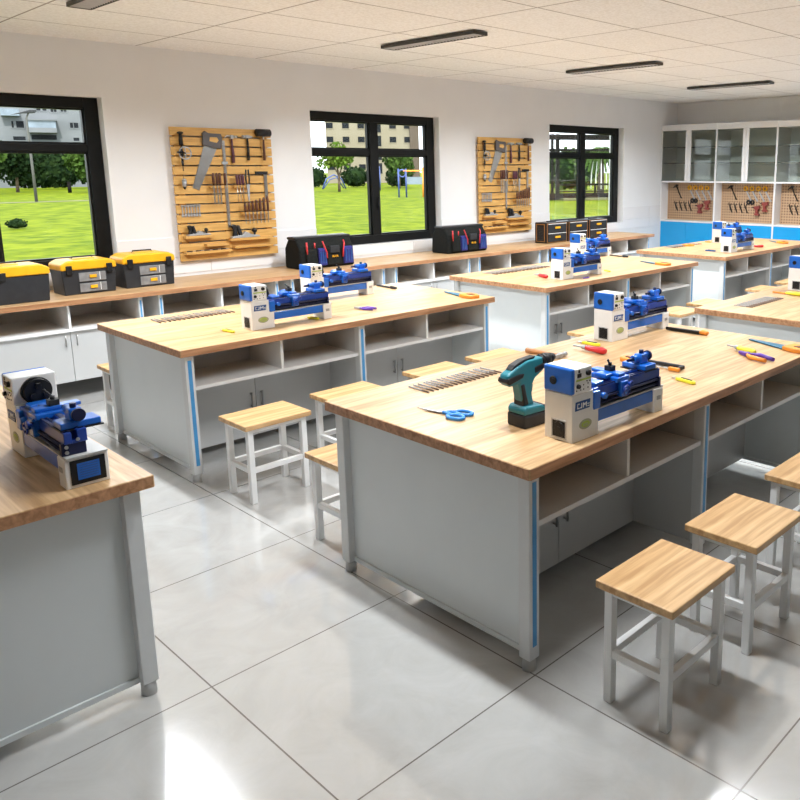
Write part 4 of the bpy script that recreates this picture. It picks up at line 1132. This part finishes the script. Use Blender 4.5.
# view through the middle window
tree(43.0, 62.6, 4.3, 2.1, 'leafl', 'small light green tree with a bare trunk in the middle window', .13, 'tree', 8, .16, .55)
tree(38.8, 66.0, 5.6, 2.6, 'leaf', 'dark green tree filling the left side of the middle window', .16, 'tree', 10, .2, .75)
tree(54.0, 67.6, 4.0, 1.9, 'leaf', 'green tree behind the blue play posts in the middle window', .13, 'tree', 8, .2, .7)
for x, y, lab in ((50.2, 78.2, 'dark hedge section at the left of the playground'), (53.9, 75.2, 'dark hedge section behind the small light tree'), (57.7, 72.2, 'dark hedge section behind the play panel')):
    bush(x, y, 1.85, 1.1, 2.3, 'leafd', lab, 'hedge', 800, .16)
t = thing('swing_frame', 'low arched dark blue swing frame left of the small tree', 'swing', (47.5, 70, GZ))
MB().tube([(-1.4, 0, .08), (-.9, 0, 1.1), (0, 0, 1.5), (.9, 0, 1.1), (1.4, 0, .08)], .07, 8).build('arch', 'play', t)
MB().tube([(-.5, 1.2, .08), (.3, 1.2, 1.0), (1.2, 1.2, 1.2), (2.0, 1.2, .08)], .06, 8).build('side_bar', 'play', t)
t = thing('climbing_frame', 'blue and white climbing frame in the right half of the middle window', 'play equipment', (38.1, 46.9, GZ), -.6)
for x in (-.55, .0): MB().cyl((x, 0, 0), (x, 0, 2.1), .06, n=8).build('post', 'play', t)
MB().ring((-.28, 0, 1.75), 'y', .26, .06, 16, 6).build('hoop', 'play', t)
MB().box((.05, -.04, .95), (1.2, .04, 1.5)).build('panel', 'bglassl', t)
MB().cyl((1.25, 0, 0), (1.25, 0, 2.2), .07, n=8).build('post', 'orange', t)
MB().box((-.2, -.05, 1.9), (1.3, .05, 2.0)).build('beam', 'orange', t)
t = thing('play_post', 'stout dark blue play post beside the mullion of the middle window', 'play equipment', (48.0, 63.5, GZ))
MB().cyl((0, 0, 0), (0, 0, 2.1), .34, n=12).build('post', 'play', t); MB().sph((0, 0, 2.1), .36, 2).build('cap', 'play', t)

# view through the far window: dark timber pergola, hedge, fence and a palm
t = thing('pergola', 'dark timber pergola with a fence rail outside the far window', 'pergola', (40.34, 34.64, GZ), -.5225)
for x, w_ in ((.085, .07), (.455, .11)): MB().box((x-w_, -.1, .02), (x+w_, .1, 4.3)).build('post', 'timber', t)
MB().box((-.8, -.14, 3.93), (5.6, .14, 4.28)).build('beam', 'timber', t)
MB().box((-.8, -.10, 3.19), (5.6, .10, 3.36)).build('beam', 'timber', t)
for z, h_ in ((.96, .13), (.54, .08)): MB().box((.56, -.05, z), (5.6, .05, z+h_)).build('rail', 'timber', t)
for x in (3.15, 4.6, 5.5): MB().box((x-.06, -.05, .46), (x+.06, .05, 1.09)).build('rail_post', 'timber', t)
MB().box((-.8, -.12, .02), (5.6, .3, .46)).build('low_wall', 'timber', t)
MB().box((.56, -.9, .02), (5.6, -.12, .15)).build('kerb', 'path', t)
t = thing('palm_tree', 'palm with hanging pale fronds behind the fence in the far window', 'palm', (49.9, 37.8, GZ))
MB().tube([(0, 0, .03), (.05, 0, 1.4), (0, 0, 2.6)], [.22, .18, .15], 10).build('trunk', 'bark', t)
f = MB(); random.seed(5)
for k in range(26):
    a = k*2.4; el = random.uniform(.1, .9); R = random.uniform(1.1, 1.7)
    pts = [Vector((math.cos(a)*R*s, math.sin(a)*R*s, 2.6+el*s*1.3-s*s*(1.5+el))) for s in (0, .25, .5, .75, 1)]
    for i in range(4):
        d = Vector((-math.sin(a), math.cos(a), 0))*(.16 if i < 3 else .07)
        f.quad(pts[i]-d, pts[i]+d, pts[i+1]+d*.8, pts[i+1]-d*.8)
f.build('frond', 'leaf', t)
f = MB()
for k in range(9):
    a = PI+k*.35; f.tube([(0, 0, 2.5), (math.cos(a)*.6, math.sin(a)*.6, 2.3), (math.cos(a)*.85, math.sin(a)*.85, 1.2), (math.cos(a)*.9, math.sin(a)*.9, .4)], .035, 5)
f.build('dry_frond', 'label', t); t.scale = (1.35, 1.35, 1.35)
for x, y, r, h, m, lab in ((49.2, 48, 2.8, 2.6, 'leafl', 'light green shrub mass left of the mullion in the far window'), (56.5, 46.0, 3.6, 4.0, 'leaf', 'tall dark shrub mass right of the mullion in the far window'),
                           (63.6, 43.0, 3.2, 4.6, 'leafd', 'dark shrub mass behind the palm in the far window')):
    bush(x, y, r, 1.8, h, m, lab, 'shrub', 900, .22)

# ------------------------------------------------------------------ light outside
wd = bpy.data.worlds.new('sky'); SC.world = wd; wd.use_nodes = True
bg = wd.node_tree.nodes['Background']; bg.inputs['Color'].default_value = (.86, .93, 1.0, 1); bg.inputs['Strength'].default_value = 3.0
sl = bpy.data.lights.new('sun', 'SUN'); sl.energy = 5.0; sl.angle = .01; sl.color = (1, .96, .88)
so = bpy.data.objects.new('sun', sl); COL.objects.link(so)
so.rotation_euler = Vector((.35, .62, -.80)).to_track_quat('-Z', 'Y').to_euler()
so.location = (0, -5, 8)

# ------------------------------------------------------------------ camera
cam = bpy.data.cameras.new('camera'); co = bpy.data.objects.new('camera', cam); COL.objects.link(co)
yaw, pitch, roll = .7326, -.1929, -.003
cw, sw, cp, sp = math.cos(yaw), math.sin(yaw), math.cos(pitch), math.sin(pitch)
F = Vector((cw*cp, sw*cp, sp)); R = Vector((sw, -cw, 0)); U = R.cross(F)
R2 = R*math.cos(roll)+U*math.sin(roll); U2 = -R*math.sin(roll)+U*math.cos(roll)
m = Matrix((R2, U2, -F)).transposed().to_4x4(); m.translation = (0, 0, 1.7927)
co.matrix_world = m
cam.sensor_width = 36; cam.lens = 791.47/800*36
cam.shift_x = (400-532.9)/800; cam.shift_y = -(400-322.28)/800
cam.clip_start = .05; cam.clip_end = 600
SC.camera = co
SC.view_settings.view_transform = 'Standard'; SC.view_settings.look = 'None'
SC.view_settings.exposure = .36; SC.view_settings.gamma = 1; SC.view_settings.use_curve_mapping = False
SC.cycles.max_bounces = 8; SC.cycles.diffuse_bounces = 5; SC.cycles.glossy_bounces = 4; SC.cycles.transparent_max_bounces = 12
SC.cycles.sample_clamp_indirect = 6
